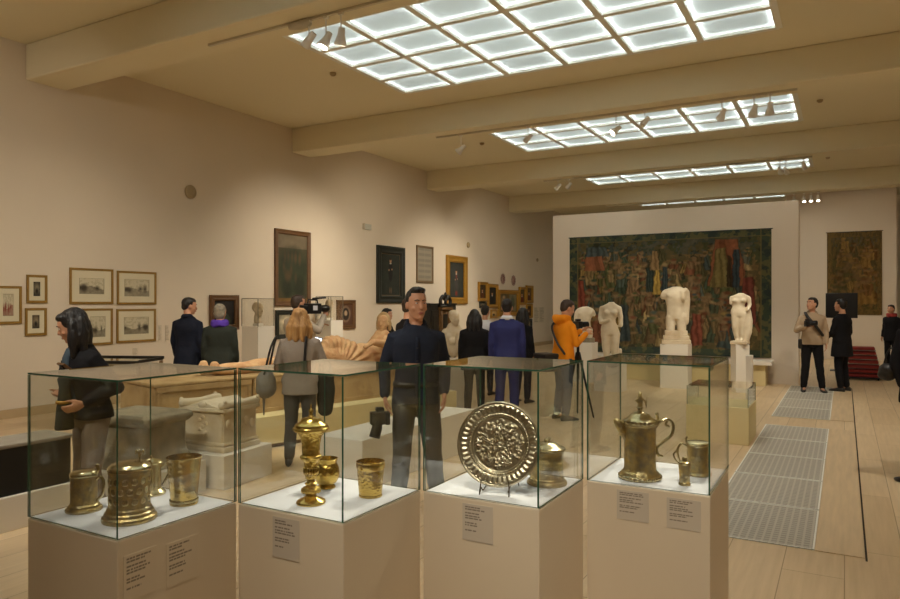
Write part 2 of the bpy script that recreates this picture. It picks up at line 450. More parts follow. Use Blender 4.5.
# ================================================================== THE ROOM
LX, RX, BY, FY, CZ, BZ = -10.4, 2.74, -4.5, 28.9, 5.42, 4.90
struct('floor', MB().box(LX - .2, RX + .2, BY - .2, FY + .2, -.1, 0), M['floor'])
struct('wall_left', MB().box(LX - .2, LX, BY - .2, FY + .2, 0, CZ + .3), M['wall'])
struct('wall_right', MB().box(RX, RX + .2, BY - .2, FY + .2, 0, CZ + .3), M['wall'])
struct('wall_near', MB().box(LX, RX, BY - .2, BY, 0, CZ + .3), M['wall'])
struct('wall_far', MB().box(LX, RX, FY, FY + .2, 0, CZ + .3), M['wall'])
struct('wall_back', MB().box(-1.55, 1.29, 23.5, 23.8, 0, CZ + .1), M['partition'])
PX0, PX1, PY = -6.04, -0.80, 15.70
struct('partition_wall', MB().box(PX0, PX1, PY, PY + .32, 0, 3.72), M['partition'], bevel=.006)
struct('baseboard_left', MB().box(LX, LX + .018, BY, FY, 0, .13), M['base'])
# ceiling with four openings for the luminous panels
SKX0, SKX1 = -6.88, -0.78
SKY = [(1.83, 4.97), (7.43, 10.57), (13.03, 16.17), (18.63, 21.77), (24.23, 27.37)]
c = MB()
c.box(LX - .2, SKX0, BY - .2, FY + .2, CZ, CZ + .12); c.box(SKX1, RX + .2, BY - .2, FY + .2, CZ, CZ + .12)
ys = [BY - .2] + [y for p in SKY for y in p] + [FY + .2]
for i in range(0, len(ys), 2): c.box(SKX0, SKX1, ys[i], ys[i + 1], CZ, CZ + .12)
struct('ceiling', c, M['ceiling'])
for yc in (0.6, 6.15, 11.8, 17.4, 23.0):
    struct('ceiling_beam', MB().box(LX, RX, yc - .3, yc + .3, BZ, CZ), M['ceiling'], bevel=.02)

SK_LABEL = ['luminous gridded ceiling panel above the viewer, out of the picture',
            'luminous gridded ceiling panel of six by four panes, the large nearest one',
            'luminous gridded ceiling panel, second one down the hall beyond the first',
            'narrow-looking luminous gridded ceiling panel, third one down the hall',
            'sliver of luminous ceiling panel seen just above the tapestry wall']
for k, (y0, y1) in enumerate(SKY):
    t = thing('ceiling_light', SK_LABEL[k], 'ceiling light', (SKX0, y0, CZ), 0, 'luminous ceiling panels')
    W, D = SKX1 - SKX0, y1 - y0
    fr = MB(); st = MB(); bw = .045
    for i in range(7):
        x = W * i / 6; fr.box(x - bw, x + bw, 0, D, -.006, .045); 
        for s in (-1, 1):
            if 0 < i < 6 or s == (1 if i == 0 else -1): st.box(x + s * .062 - .008, x + s * .062 + .008, .06, D - .06, .066, .078)
    for j in range(5):
        y = D * j / 4; fr.box(0, W, y - bw, y + bw, -.0055, .0448)
        for s in (-1, 1):
            if 0 < j < 4 or s == (1 if j == 0 else -1): st.box(.06, W - .06, y + s * .062 - .008, y + s * .062 + .008, .079, .091)
    fr.build('frame', M['light_frame'], t)
    st.build('light_tube', M['tube'], t)
    cf = MB(); cf.box(-.04, W + .04, -.04, D + .04, .40, .44)
    cf.box(-.04, -.0, -.04, D + .04, .05, .40); cf.box(W, W + .04, -.04, D + .04, .05, .40)
    cf.box(-.04, W + .04, -.04, 0, .05, .40); cf.box(-.04, W + .04, D, D + .04, .05, .40)
    cf.build('coffer', M['coffer'], t)
    for i in range(6):
        for j in range(4):
            MB().box(W * i / 6 + bw, W * (i + 1) / 6 - bw, D * j / 4 + bw, D * (j + 1) / 4 - bw, .036, .042).build('diffuser', M['diffuser'], t)

# floor grating strip and its oak cover boards
GX0, GX1 = -.93, -.175
def grate(y0, y1, label):
    o = MB().box(GX0, GX1, y0 + .008, y1 - .008, 0, .004)
    o.box(GX0, GX0 + .012, y0 + .008, y1 - .008, 0, .006, 1).box(GX1 - .012, GX1, y0 + .008, y1 - .008, 0, .006, 1)
    o.box(GX0, GX1, y0 + .008, y0 + .02, 0, .006, 1).box(GX0, GX1, y1 - .02, y1 - .008, 0, .006, 1)
    tag(o.build('floor_grate', [M['grate'], M['light_frame']]), label, 'floor grate', 'floor grates of the service duct')
ORD = ['nearest', 'second', 'third', 'fourth', 'fifth']
for i in range(5): grate(5.25 + i * 1.03, 5.25 + (i + 1) * 1.03, 'square mesh metal floor grate in the near strip, %s from the display cases' % ORD[i])
for i in range(4): grate(11.2 + i * 1.08, 11.2 + (i + 1) * 1.08, 'square mesh metal floor grate in the far strip, %s before the two standing men' % ORD[i])
for i, (a, b, w) in enumerate([(5.25, 10.4, 'beside the near floor grates'), (11.2, 15.52, 'beside the far floor grates')]):
    tag(MB().box(GX1 + .006, .115, a, b, 0, .005).build('floor_board', M['board']), 'long oak cover board flush in the floor, ' + w, 'floor board')
struct('floor_seam', MB().box(.118, .130, 5.2, 15.6, 0, .0025), M['gap'])

# ------------------------------------------------------------------ track lighting
def track(x0, x1, y, label):
    tag(MB().box(x0, x1, y - .018, y + .018, BZ - .03, BZ).build('ceiling_light_track', M['track']), label, 'light track')
track(-6.95, -.62, 6.17, 'slim light track under the nearest ceiling beam')
track(-6.95, -.62, 11.8, 'slim light track under the second ceiling beam')
track(-6.95, -.62, 17.4, 'slim light track under the third ceiling beam')
track(-6.95, -.62, 23.0, 'slim light track under the farthest beam, above the back wall')

def spot_fixture(loc, target, label, power=0, drop=.22, size=.068, cone=80, blend=1.0, colr=(1, .885, .70)):
    loc = Vector(loc); target = Vector(target)
    t = thing('ceiling_spotlight', label, 'spotlight', loc, 0, 'ceiling track spotlights')
    d = (target - (loc - Vector((0, 0, drop)))).normalized()
    MB().box(-.03, .03, -.02, .02, -.055, -.03).tube([(0, 0, -.05), (0, 0, -drop + .02)], .008, 8).build('stem', M['lamp_body'], t)
    p = Vector((0, 0, -drop))
    u, w = frame_from(d)
    b = MB(); rings = []
    for (a, r) in [(-.10, .02), (-.10, .035), (-.02, .042), (.07, size), (.09, size), (.09, size * .86), (.075, size * .8)]:
        rings.append([p + d * a + (u * math.cos(2 * PI * j / 20) + w * math.sin(2 * PI * j / 20)) * r for j in range(20)])
    b.loft(rings); b.build('lamp_housing', M['lamp_body'], t, auto=20)
    g = MB(); g.loft([[p + d * a + (u * math.cos(2 * PI * j / 20) + w * math.sin(2 * PI * j / 20)) * size * .79 for j in range(20)] for a in (.076, .08)])
    g.build('bulb', M['lamp_glow'] if power else M['track'], t)
    if power: lamp(loc + Vector((0, 0, -drop)) + d * .13, target, power, cone, blend, colr)
    return t
NL = [0]
def lamp(loc, target, power, cone=80, blend=1.0, colr=(1, .885, .70), rad=.05):
    L = bpy.data.lights.new('spot_light', 'SPOT'); L.energy = power; L.spot_size = R(cone); L.spot_blend = blend
    L.color = colr; L.shadow_soft_size = rad
    o = bpy.data.objects.new('spot_light', L); COL.objects.link(o); o.location = loc
    d = Vector(target) - Vector(loc); o.rotation_euler = d.to_track_quat('-Z', 'Y').to_euler()
    NL[0] += 1
TZ = BZ - .03
def tr(px, Y): # a point on the track over beam centre Y seen at column px
    d = ray(px, HY); X = d.x * Y / d.y; return Vector((X, Y, BZ))
KW = 0.40
spot_fixture(tr(309, 6.17), (-9.2, 6.2, 1.2), 'white track spotlight under the nearest beam, first from the track end', 520 * KW, .25, .055, 80)
spot_fixture(tr(326, 6.17), (-6.2, 4.6, .6), 'white track spotlight under the nearest beam, middle of its three', 420 * KW, .3, .07, 70)
spot_fixture(tr(341, 6.17), (-6.0, 6.9, .8), 'white track spotlight under the nearest beam, last of its three', 420 * KW, .3, .07, 70)
o = MB().tube([(-.12, 0, -.05), (.02, 0, -.05), (.13, 0, -.05)], [.035, .055, .05], 14).box(-.03, .03, -.02, .02, -.03, 0)
o = tag(o.build('ceiling_sensor', M['track'], smooth=True), 'grey oblong projector unit hanging on the nearest light track', 'projector'); o.location = tr(299, 6.17)
spot_fixture(tr(461, 11.8), (-9.9, 11.5, 1.8), 'lone white track spotlight under the second beam, apart from the others', 820 * KW, .3, .07, 80)
spot_fixture(tr(528, 11.8), (-10.2, 14.6, 1.7), 'white track spotlight under the second beam at the panel corner', 800 * KW, .25, .05, 75)
spot_fixture(tr(616, 11.8), (-6.9, 8.6, .9), 'white track spotlight under the second beam, nearest the unlit one', 330 * KW, .3, .07, 60)
spot_fixture(tr(645, 11.8), (-5.2, 9.2, .7), 'unlit track spotlight under the second beam', 0, .22, .05, 60)
spot_fixture(tr(722, 11.8), (-3.6, 14.4, 1.4), 'white track spotlight under the second beam lighting the statues', 320 * KW, .26, .07, 55)
spot_fixture(tr(754, 11.8), (-2.3, 13.6, 1.5), 'white track spotlight under the second beam, first of its end pair', 270 * KW, .26, .07, 55)
spot_fixture(tr(770, 11.8), (-1.3, 13.2, 1.2), 'white track spotlight under the second beam, second of its end pair', 260 * KW, .26, .07, 60)
spot_fixture(tr(558, 17.4), (-10.2, 17.6, 1.7), 'white track spotlight under the third beam, first beyond the second panel', 640 * KW, .2, .06, 80)
spot_fixture(tr(569, 17.4), (-10.2, 20.8, 1.9), 'white track spotlight under the third beam, second of its far pair', 560 * KW, .2, .06, 80)
spot_fixture(tr(780, 17.4), (0, 23.4, 1.6), 'dark track spotlight under the third beam, first of its end group', 260 * KW, .26, .07, 70)
spot_fixture(tr(786, 17.4), (.6, 23.4, 1.6), 'white track spotlight under the third beam, middle of its end group', 260 * KW, .28, .06, 70)
spot_fixture(tr(804, 17.4), (.5, 20, 0), 'white track spotlight under the third beam, last of its end group', 200 * KW, .2, .05, 80)
for i, px in enumerate((794, 804, 811, 818)):
    spot_fixture(tr(px, 23.0), (tr(px, 23).x + .3, 21.0, 0), 'small bright track spotlight over the back wall, %s of a row of four' % ['first', 'second', 'third', 'last'][i], 60 * KW, .2, .055, 80)
# unseen lamps without fixtures, added near the first two beams to light the showcases
WARM = (1, .915, .77)
for (x, y, tx, ty, tz, pw, cn) in [(-2.1, .6, -2.2, 1.7, .9, 140, 28), (-1.2, .6, -1.7, 2.1, .9, 140, 28), (-.6, .6, -1.2, 2.6, .9, 190, 28), (.3, .6, -.7, 3.1, .9, 190, 28),
                                   (-2.6, 6.17, -2.2, 1.7, .9, 150, 26), (-1.9, 6.17, -1.7, 2.1, .9, 230, 26), (-1.3, 6.17, -1.2, 2.6, .9, 300, 26), (-.5, 6.17, -.7, 3.1, .9, 300, 26)]:
    lamp((x, y, BZ - .3), (tx, ty, tz), pw * .74, cn, .5, WARM, .03)
lamp((-5.2, .6, BZ - .3), (-5.4, 3.6, .6), 132, 75, .7, WARM)  # from here on: added fill lamps, no fixtures, brightening stonework, wall, floor and partition
lamp((-6.2, .6, BZ - .3), (-10.2, 4.2, 1.6), 208, 90, .7, WARM)
lamp((-3.6, .6, BZ - .3), (-4.9, 5.2, .5), 260, 62, .7, WARM)
lamp((.9, 6.17, BZ - .3), (.5, 7.0, 0), 130, 110, .7, WARM)
lamp((.9, 11.8, BZ - .3), (.3, 12.4, .2), 150, 100, .7, WARM)
lamp((1.2, .6, BZ - .3), (.6, 3.6, 0), 45, 110, .9, WARM)
lamp((-2.2, 6.17, BZ - .3), (-3.0, 9.0, .2), 150, 110, .7, WARM)
lamp((-4.4, 11.8, BZ - .3), (-5.4, 15.6, 2.2), 60, 70, .7, WARM)
lamp((-.4, 11.8, BZ - .3), (-1.2, 15.6, 2.2), 55, 70, .7, WARM)

# ceiling and wall gadgets
def detector(px, py, Yref, label):
    p = on_z(px, py, CZ)
    o = MB().lathe([(.055, 0), (.055, -.02), (.035, -.045), (.02, -.05)], 20).build('smoke_detector', M['detector'], smooth=True)
    o.location = (p.x, p.y, CZ); tag(o, label, 'smoke detector', 'ceiling smoke detectors')
detector(333, 73, 0, 'small round ceiling detector beside the nearest luminous panel')
detector(482, 143, 0, 'small round ceiling detector at the corner of the second luminous panel')
detector(820, 100, 0, 'small round ceiling detector off the end of the second luminous panel')
detector(828, 157, 0, 'small round ceiling detector off the end of the third luminous panel')
def wall_disc(px, py, r, label, cat, name):
    p = on_x(px, py, LX)
    prof = [(r, 0), (r, .025), (r * .8, .04), (r * .45, .045), (r * .4, .035), (.004, .035)]
    rings = [[(h, a_r * math.cos(2 * PI * j / 28), a_r * math.sin(2 * PI * j / 28)) for j in range(28)] for a_r, h in prof]
    o = MB().loft(rings).build(name, M['detector'], auto=35); o.location = (LX + .001, p.y, p.z); tag(o, label, cat)
wall_disc(190, 192, .125, 'round dull speaker disc high on the long wall', 'wall speaker', 'wall_mounted_speaker')
wall_disc(468, 245, .09, 'small round white disc above the gilt full-length portrait', 'wall sensor', 'wall_mounted_sensor')
wall_disc(537, 260, .07, 'tiny round thermostat on the long wall near the tapestry partition', 'thermostat', 'wall_mounted_thermostat')
p = on_x(366, 227, LX)
t = thing('emergency_sign', 'small white boxed emergency light above the black-framed portrait', 'emergency light', (LX, p.y, p.z), PI / 2)
MB().box(-.14, .14, -.07, -.001, -.07, .07).build('housing', M['signwhite'], t, bevel=.006)
MB().box(-.15, -.14, -.07, -.001, -.075, .075).build('end_cap', M['track'], t)

# ------------------------------------------------------------------ pictures
def frame_ring(W, H, prof):
    """mitred moulding round a W x H rectangle standing on z=0, back at y=0; prof = (inset, projection)"""
    mb = MB(); rings = []
    for (ins, h) in prof:
        rings.append([(-W / 2 + ins, -h, ins), (W / 2 - ins, -h, ins), (W / 2 - ins, -h, H - ins), (-W / 2 + ins, -h, H - ins)])
    n = 4
    mb.loft(rings, cap=False, closed=True)
    return mb
def wall_rect(x0, y0, x1, y1):
    pa = on_x(x0, HY, LX); pb = on_x(x1, HY, LX); xm = (x0 + x1) / 2
    zt = on_x(xm, y0, LX).z; zb = on_x(xm, y1, LX).z
    return (pa.y + pb.y) / 2, pb.y - pa.y, zb, zt - zb
def picture(rect, frame, fw, depth, label, painter, cat='picture', mat_w=0, name=None, canvas='canvas', lining=None, group=None):
    yc, W, zb, H = wall_rect(*rect)
    t = thing(name or ('framed_painting' if cat == 'painting' else 'framed_print'), label, cat, (LX + .004, yc, zb), PI / 2, group)
    prof = [(0, 0), (0, depth * .8), (fw * .18, depth), (fw * .55, depth * .72), (fw * .8, depth * .8), (fw, depth * .5), (fw, 0)]
    fw = min(fw, .155 * min(W, H)); prof = [(0, 0), (0, depth * .8), (fw * .18, depth), (fw * .55, depth * .72), (fw * .8, depth * .8), (fw, depth * .5), (fw, 0)]
    frame_ring(W, H, prof).build('frame', M[frame], t)
    iw, ih = W - 2 * fw, H - 2 * fw
    if mat_w:
        mat_w = mat_w * min(iw, ih)
        frame_ring(iw, ih, [(0, .006), (0, .012), (mat_w, .012), (mat_w + .004, .007), (mat_w, .006)]).build('mount', M['mount'], t).location = (0, 0, fw)
        iw -= 2 * mat_w; ih -= 2 * mat_w
    if lining:
        frame_ring(iw, ih, [(0, .006), (0, .014), (.012, .014), (.012, .006)]).build('inner_gilt_edge', M[lining], t).location = (0, 0, fw)
    P = painter(iw / ih)
    P.grid(canvas, iw, ih, M['print'] if mat_w else M['art'], t, -.008, .004, (H - ih) / 2)
    return t
M['mount'] = mat('cream_mount_board', srgb(214, 204, 176), 0.9, spec=.2)

def etching(seed, tone=.35, red=0.0, tall=False):
    def f(asp):
        nx = 54; ny = max(20, int(nx / asp))
        P = Paint(nx, ny, srgb(200, 190, 162), seed, asp)
        n = fbm(nx, ny, 6, 5, P.rng); n2 = fbm(nx, ny, 14, 10, P.rng)
        hor = .42 + .1 * np.sin(P.u * 5 + seed) + .1 * (n - .5)
        land = (P.v < hor) * (.55 + .5 * n2)
        P.mix(land * (1 - tone * .4), srgb(96 + 40 * red, 88, 72))
        P.mix((P.v > hor) * (n2 > .56) * .35, srgb(140, 130, 108))
        for k in range(5):
            x = P.rng.random(); P.ell(x, .3 + .15 * P.rng.random(), .05 + .06 * P.rng.random(), .1 + .14 * P.rng.random(), srgb(70 + 60 * red, 62, 50), .5, k=.75)
        P.mix((P.u < .02) | (P.u > .98) | (P.v < .03) | (P.v > .97), srgb(150, 140, 116))
        return P
    return f
def small_dark(seed, c=(60, 56, 48)):
    def f(asp):
        P = Paint(30, max(16, int(30 / asp)), srgb(*c), seed, asp)
        P.ell(.5, .55, .34, .3, srgb(c[0] + 70, c[1] + 64, c[2] + 50), .6); P.ell(.5, .35, .2, .2, srgb(40, 36, 30), .5)
        return P.grain(6, 6, .35)
    return f
def portrait(seed, bg, robe, skin=(196, 150, 112), full=False, head=(.5, .74, .085), accent=None):
    def f(asp):
        nx = 56; ny = int(nx / asp)
        P = Paint(nx, ny, srgb(*bg), seed, asp)
        P.ell(.5, .5, .5, .5, tuple(c * 1.6 for c in srgb(*bg)), .6, k=.5)
        hx, hy, hr = head
        if full:
            hx_ = hr / asp
            P.ell(hx, hy - hr * 3.0, hx_ * 1.5, hr * 2.2, srgb(*robe), .2); P.ell(hx, hy - hr * 6.0, hx_ * 1.7, hr * 4.0, srgb(*robe), .2)
            P.ell(hx - hx_ * .6, .12, hx_ * .4, hr * 1.4, srgb(*(accent or (110, 88, 64))), .4); P.ell(hx + hx_ * .6, .12, hx_ * .4, hr * 1.4, srgb(*(accent or (110, 88, 64))), .4)
            P.ell(hx - hx_ * 1.3, hy - hr * 4.6, hx_ * .4, hr * .4, srgb(*skin), .4); P.ell(hx + hx_ * 1.2, hy - hr * 4.2, hx_ * .4, hr * .4, srgb(*skin), .4)
        else:
            P.ell(hx, hy - hr * 3.6, hr / asp * 2.6, hr * 2.8, srgb(*robe), .12)
        P.ell(hx, hy, hr / asp * .85, hr * 1.15, srgb(*skin), .25)
        P.ell(hx, hy + hr * .75, hr / asp * .9, hr * .6, srgb(46, 34, 26), .3)
        P.ell(hx, hy - hr * 1.35, hr / asp * .8, hr * .32, srgb(206, 196, 176), .3)
        if accent: P.ell(hx, hy - hr * 2.8, hr / asp * .6, hr * 1.1, srgb(*accent), .5, k=.7)
        return P.grain(7, 9, .3)
    return f

EG = 'framed prints hung near the black-haired woman'
picture((-6, 286, 21, 324), 'thin_gold', .036, .03, 'gilt framed print with a reddish sketch, cut by the picture edge', etching(3, .3, 1.0), mat_w=.25, canvas='print', group=EG)
picture((26, 275, 46.5, 303), 'thin_gold', .036, .03, 'small upright gilt framed dark print, upper of a pair', small_dark(4), mat_w=.27, canvas='print', group=EG)
picture((24.5, 308, 46, 335.5), 'thin_gold', .036, .03, 'small upright gilt framed dark print, lower of a pair', small_dark(5, (70, 60, 48)), mat_w=.27, canvas='print', group=EG)
picture((69, 268.5, 112.5, 304), 'thin_gold', .036, .03, 'wide gilt framed landscape print directly above the black-haired woman', etching(6), mat_w=.24, canvas='print', group=EG)
picture((116.5, 271.5, 155.5, 304.5), 'thin_gold', .036, .03, 'wide gilt framed misty landscape print, upper one before the wall text', etching(7, .6), mat_w=.2, canvas='print', group=EG)
picture((82, 308.5, 112, 345), 'thin_gold', .036, .03, 'gilt framed print half hidden by the black-haired woman', etching(8), mat_w=.2, canvas='print', group=EG)
picture((116, 309, 155, 342), 'thin_gold', .036, .03, 'wide gilt framed town view print, lower one before the wall text', etching(9, .2), mat_w=.2, canvas='print', group=EG)
picture((209, 295, 237.5, 330), 'brown_frame', .13, .06, 'brown framed dark portrait behind the grey-haired visitor', portrait(11, (34, 30, 26), (64, 72, 60), head=(.5, .6, .13)), 'painting')
def hunt(asp):
    P = Paint(60, int(60 / asp), srgb(74, 70, 50), 12, asp)
    P.rect(0, .8, 1, 1, srgb(112, 100, 80)); P.ell(.5, .45, .5, .36, srgb(52, 58, 42), .2)
    P.ell(.3, .2, .16, .14, srgb(46, 50, 36), .3); P.ell(.72, .22, .18, .16, srgb(48, 52, 38), .3); P.rect(0, 0, 1, .05, srgb(120, 92, 52))
    for k in range(14): P.ell(.2 + .6 * P.rng.random(), .3 + .4 * P.rng.random(), .04, .08, srgb(84, 66, 46), .6, k=.6)
    return P.grain(6, 8, .3)
picture((274, 230.5, 309.5, 306), 'brown_frame', .10, .05, 'tall thin-framed dark green hanging, highest picture on the long wall', hunt, 'painting')
picture((275, 310, 296, 338.5), 'black_frame', .16, .05, 'low dark framed pale sheet half hidden behind the cameraman', small_dark(14, (150, 140, 118)), 'picture')
def oval(asp):
    P = Paint(40, int(40 / asp), srgb(96, 66, 50), 15, asp)
    P.ell(.5, .52, .36, .40, srgb(126, 104, 84), .08); P.ell(.5, .52, .24, .30, srgb(44, 38, 32), .1)
    P.ell(.5, .56, .11, .13, srgb(178, 152, 122), .3); P.ell(.5, .34, .18, .1, srgb(60, 50, 44), .3)
    return P.grain(8, 8, .2)
picture((336, 300, 354.5, 329), 'brown_frame', .10, .05, 'reddish brown oval portrait in a wooden frame', oval, 'painting')
picture((376, 246.5, 403.5, 303), 'black_frame', .26, .07, 'large black framed dark full-length portrait above the man in navy', portrait(16, (40, 44, 38), (26, 28, 26), full=True, head=(.5, .84, .05)), 'painting', lining='grey_frame')
def textsheet(asp):
    P = Paint(40, int(40 / asp), srgb(150, 140, 122), 17, asp)
    return P.mix(((P.v * 40) % 1 < .5) * .3 * (abs(P.u - .5) < .44), srgb(88, 84, 78)).mix((abs(P.u - .5) < .02) * .3, srgb(160, 150, 130))
picture((416, 246, 432.5, 283), 'grey_frame', .06, .04, 'thin framed grey sheet of dense writing between two portraits', textsheet, 'picture')
picture((445.5, 256, 466, 304), 'gold_frame', .22, .08, 'broad gilt framed full-length portrait with red and white dress', portrait(18, (50, 52, 48), (66, 62, 60), full=True, head=(.5, .74, .05), accent=(150, 50, 36)), 'painting')
GG = 'small gilt paintings above the man in blue'
picture((477.5, 282, 486.5, 301), 'gold_frame', .18, .07, 'small gilt framed painting, first of the cluster above the visitors', portrait(19, (66, 52, 32), (92, 52, 32), head=(.5, .6, .12)), 'painting', group=GG)
picture((486.7, 284, 497, 308), 'gold_frame', .17, .07, 'gilt framed dark half-length portrait beside the large gilt altarpiece', portrait(20, (42, 40, 34), (30, 32, 34), head=(.5, .65, .1)), 'painting', group=GG)
def altar(asp):
    P = Paint(60, int(60 / asp), srgb(120, 92, 44), 21, asp)
    P.rect(.04, .06, .46, .96, srgb(104, 92, 66)); P.rect(.54, .06, .96, .96, srgb(132, 122, 92))
    P.ell(.25, .6, .12, .3, srgb(150, 136, 110), .3); P.ell(.25, .82, .05, .07, srgb(196, 160, 120), .2); P.ell(.75, .5, .12, .35, srgb(88, 96, 80), .3)
    return P.grain(9, 7, .35)
picture((497.3, 290, 518, 316), 'gold_frame', .16, .08, 'large gilt two-panel altarpiece above the head of the man in blue', altar, 'painting', group=GG)
picture((518.3, 287, 525, 305), 'gold_frame', .17, .07, 'narrow gilt framed painting, nearer of a high pair by the wall text', portrait(22, (82, 66, 40), (110, 54, 34), head=(.5, .62, .12)), 'painting', group=GG)
picture((525.3, 285.5, 532, 303), 'gold_frame', .17, .07, 'narrow gilt framed painting, farther of a high pair by the wall text', portrait(23, (96, 74, 44), (88, 50, 34), head=(.5, .62, .12)), 'painting', group=GG)
picture((525.6, 304, 531.6, 318), 'gold_frame', .18, .06, 'little gilt framed painting under the high pair', portrait(24, (84, 62, 40), (66, 46, 34), head=(.5, .6, .14)), 'painting', group=GG)
picture((525.6, 319, 531, 332), 'black_frame', .2, .06, 'little black framed picture at the bottom of the cluster', small_dark(25, (96, 86, 70)), 'painting', group=GG)
picture((479, 302, 485.5, 308), 'black_frame', .12, .05, 'tiny black framed picture under the first gilt painting', small_dark(26, (50, 44, 38)), 'painting', group=GG)
picture((490, 309.5, 497, 318), 'gold_frame', .16, .06, 'tiny gilt framed picture under the dark half-length portrait', small_dark(27, (160, 130, 80)), 'painting', group=GG)

def textcard(name, label, rect, lines, cols=2, cat='wall text', seed=0):
    yc, W, zb, H = wall_rect(*rect)
    P = Paint(70, 90, srgb(212, 198, 176), seed, W / H)
    for i in range(lines):
        v = .95 - .9 * i / lines
        for k in range(cols):
            a = k / cols + .05; L = (.5 + .45 * P.rng.random()) / cols * .9
            P.rect(a, v - .35 / lines, a + L, v, srgb(142, 130, 112), .8)
    t = thing(name, label, cat, (LX + .003, yc, zb), PI / 2)
    P.grid('lettering_panel', W, H, M['print'], t, -.006, .006)
textcard('wall_text_panel', 'pale wall text column just before the man in the navy suit', (158, 325, 161.5, 341), 14, 1, seed=31)
textcard('wall_text_panel', 'pale wall text column nearest the man in the navy suit', (165, 325, 169, 341), 14, 1, seed=32)
textcard('picture_caption', 'tiny caption card under the lower town view print', (132.5, 348, 138, 356), 6, 1, 'caption card', seed=33)
textcard('wall_text_panel', 'faint wall text panel beside the gilt cluster and the tapestry partition', (533.5, 307, 544, 323), 12, 2, seed=34)

for (px, py, lab, sd) in [(502.2, 279, 'decorated ceramic plate on the wall, nearer of two', 40), (512.8, 280.5, 'decorated ceramic plate on the wall, farther of two', 41)]:
    p = on_x(px, py, LX); r = .19
    t = thing('wall_plate', lab, 'plate', (LX + .004, p.y, p.z), PI / 2, 'plates hung on the long wall')
    n = 40; mb = MB(); rng = np.random.default_rng(sd)
    prof = [(.004, .012), (.09, .014), (.11, .022), (.185, .034), (.19, .032), (.185, .024), (.1, .006), (.004, .002)]
    mb.loft([[(a * math.cos(2 * PI * j / n), -h, a * math.sin(2 * PI * j / n)) for j in range(n)] for a, h in prof])
    o = mb.build('glazed_dish', M['plate_glaze'], t, smooth=True)
    ca = o.data.color_attributes.new('Col', 'FLOAT_COLOR', 'POINT')
    for i, d in enumerate(ca.data):
        a, h = prof[i // n]; base = srgb(170, 140, 124) if (i // n) < 2 else srgb(138, 96, 88)
        if (i // n) == 3 and (i % n) % 4 < 2: base = srgb(196, 178, 160)
        if (i // n) == 1 and (i % n) % 6 < 3: base = srgb(120, 70, 66)
        d.color = (*base, 1)

# tapestries ----------------------------------------------------------------
def tapestry_paint(nx, ny, asp, seed, pal, nfig, border, gold=False):
    P = Paint(nx, ny, srgb(98, 86, 54), seed, asp); rng = P.rng
    n1 = fbm(nx, ny, 14, 9, rng); n2 = fbm(nx, ny, 40, 26, rng); n3 = fbm(nx, ny, 26, 16, rng)
    P.mix((n1 > .52) * .8, srgb(70, 78, 50)); P.mix((n2 > .58) * .7, srgb(134, 104, 62)); P.mix((n3 < .4) * .75, srgb(46, 52, 46))
    P.mix((P.v > .82) * (n2 > .5) * .6, srgb(60, 82, 84))
    w1 = fbm(nx, ny, 22, 15, rng) - .5; w2 = fbm(nx, ny, 22, 15, rng) - .5; U = P.u + w1 * .035 / asp; Vv = P.v + w2 * .035
    def trap(cx, y0, y1, h0, h1, c, k=1.0, fold=None, soft=.004):
        t_ = np.clip((Vv - y0) / (y1 - y0), 0, 1); hw = (h0 * (1 - t_) + h1 * t_)
        m = np.clip((hw - np.abs(U - cx)) / soft + .5, 0, 1) * np.clip((Vv - y0) / .01 + .5, 0, 1) * np.clip((y1 - Vv) / .01 + .5, 0, 1)
        P.mix(m * k, c)
        if fold is not None:
            st = np.sin((U - cx) / hw * fold + (Vv - y0) * 9)
            P.mix(m * (st > .45) * .55, tuple(np.array(c) * .4)); P.mix(m * (st < -.6) * .35, tuple(np.array(c) * 1.5))
        P.mix(np.clip(1 - np.abs(np.abs(U - cx) - hw) / .003, 0, 1) * (Vv > y0) * (Vv < y1) * .5, srgb(40, 34, 26))
    P.trap = trap
    order = sorted([(rng.random(), .07 + .86 * rng.random()) for _ in range(nfig)], key=lambda q: -q[0])
    for (q, x) in order:
        y = .06 + .72 * q; s = (.085 + .05 * rng.random()) * (1.25 - .5 * q) * (1 if nfig > 60 else 1.3)
        c2 = tuple(np.array(srgb(*pal[int(rng.integers(len(pal)))])) * (.75 + .6 * rng.random()))
        c3 = tuple(np.array(srgb(*pal[int(rng.integers(len(pal)))])) * (.6 + .6 * rng.random()))
        w = s * .34 / asp * (1 + .5 * rng.random())
        trap(x, y, y + s * 1.2, w * 1.25, w * .62, c2, .92, 5 + 7 * rng.random())
        trap(x + (rng.random() - .5) * w, y + s * .5, y + s * 1.15, w * .5, w * .75, c3, .8, 6)
        P.ell(x + (rng.random() - .5) * w, y + s * 1.32, .17 * s / asp, .16 * s, srgb(140, 110, 76), .5)
        P.ell(x + (rng.random() - .5) * w, y + s * 1.45, .19 * s / asp, .10 * s, c3, .5)
        if rng.random() < .5: P.ell(x + w * (rng.random() - .5) * 2, y + s * .75, .30 * s / asp, .08 * s, srgb(134, 104, 70), .5, rot=rng.random() * 2)
    return P, n2, n3
pal1 = [(128, 70, 48), (56, 76, 80), (150, 122, 60), (88, 98, 58), (138, 108, 72), (112, 90, 56), (156, 130, 82), (112, 86, 58), (62, 82, 66), (74, 90, 84), (96, 92, 60)]
nx, ny = 440, 280
p0 = on_y(570, 239.5, PY); p1 = on_y(771.5, 228, PY); pb = on_y(770, 358, PY)
TW, TH = p1.x - p0.x, p1.z - pb.z
P, n2, n3 = tapestry_paint(nx, ny, TW / TH, 77, pal1, 170, .05)
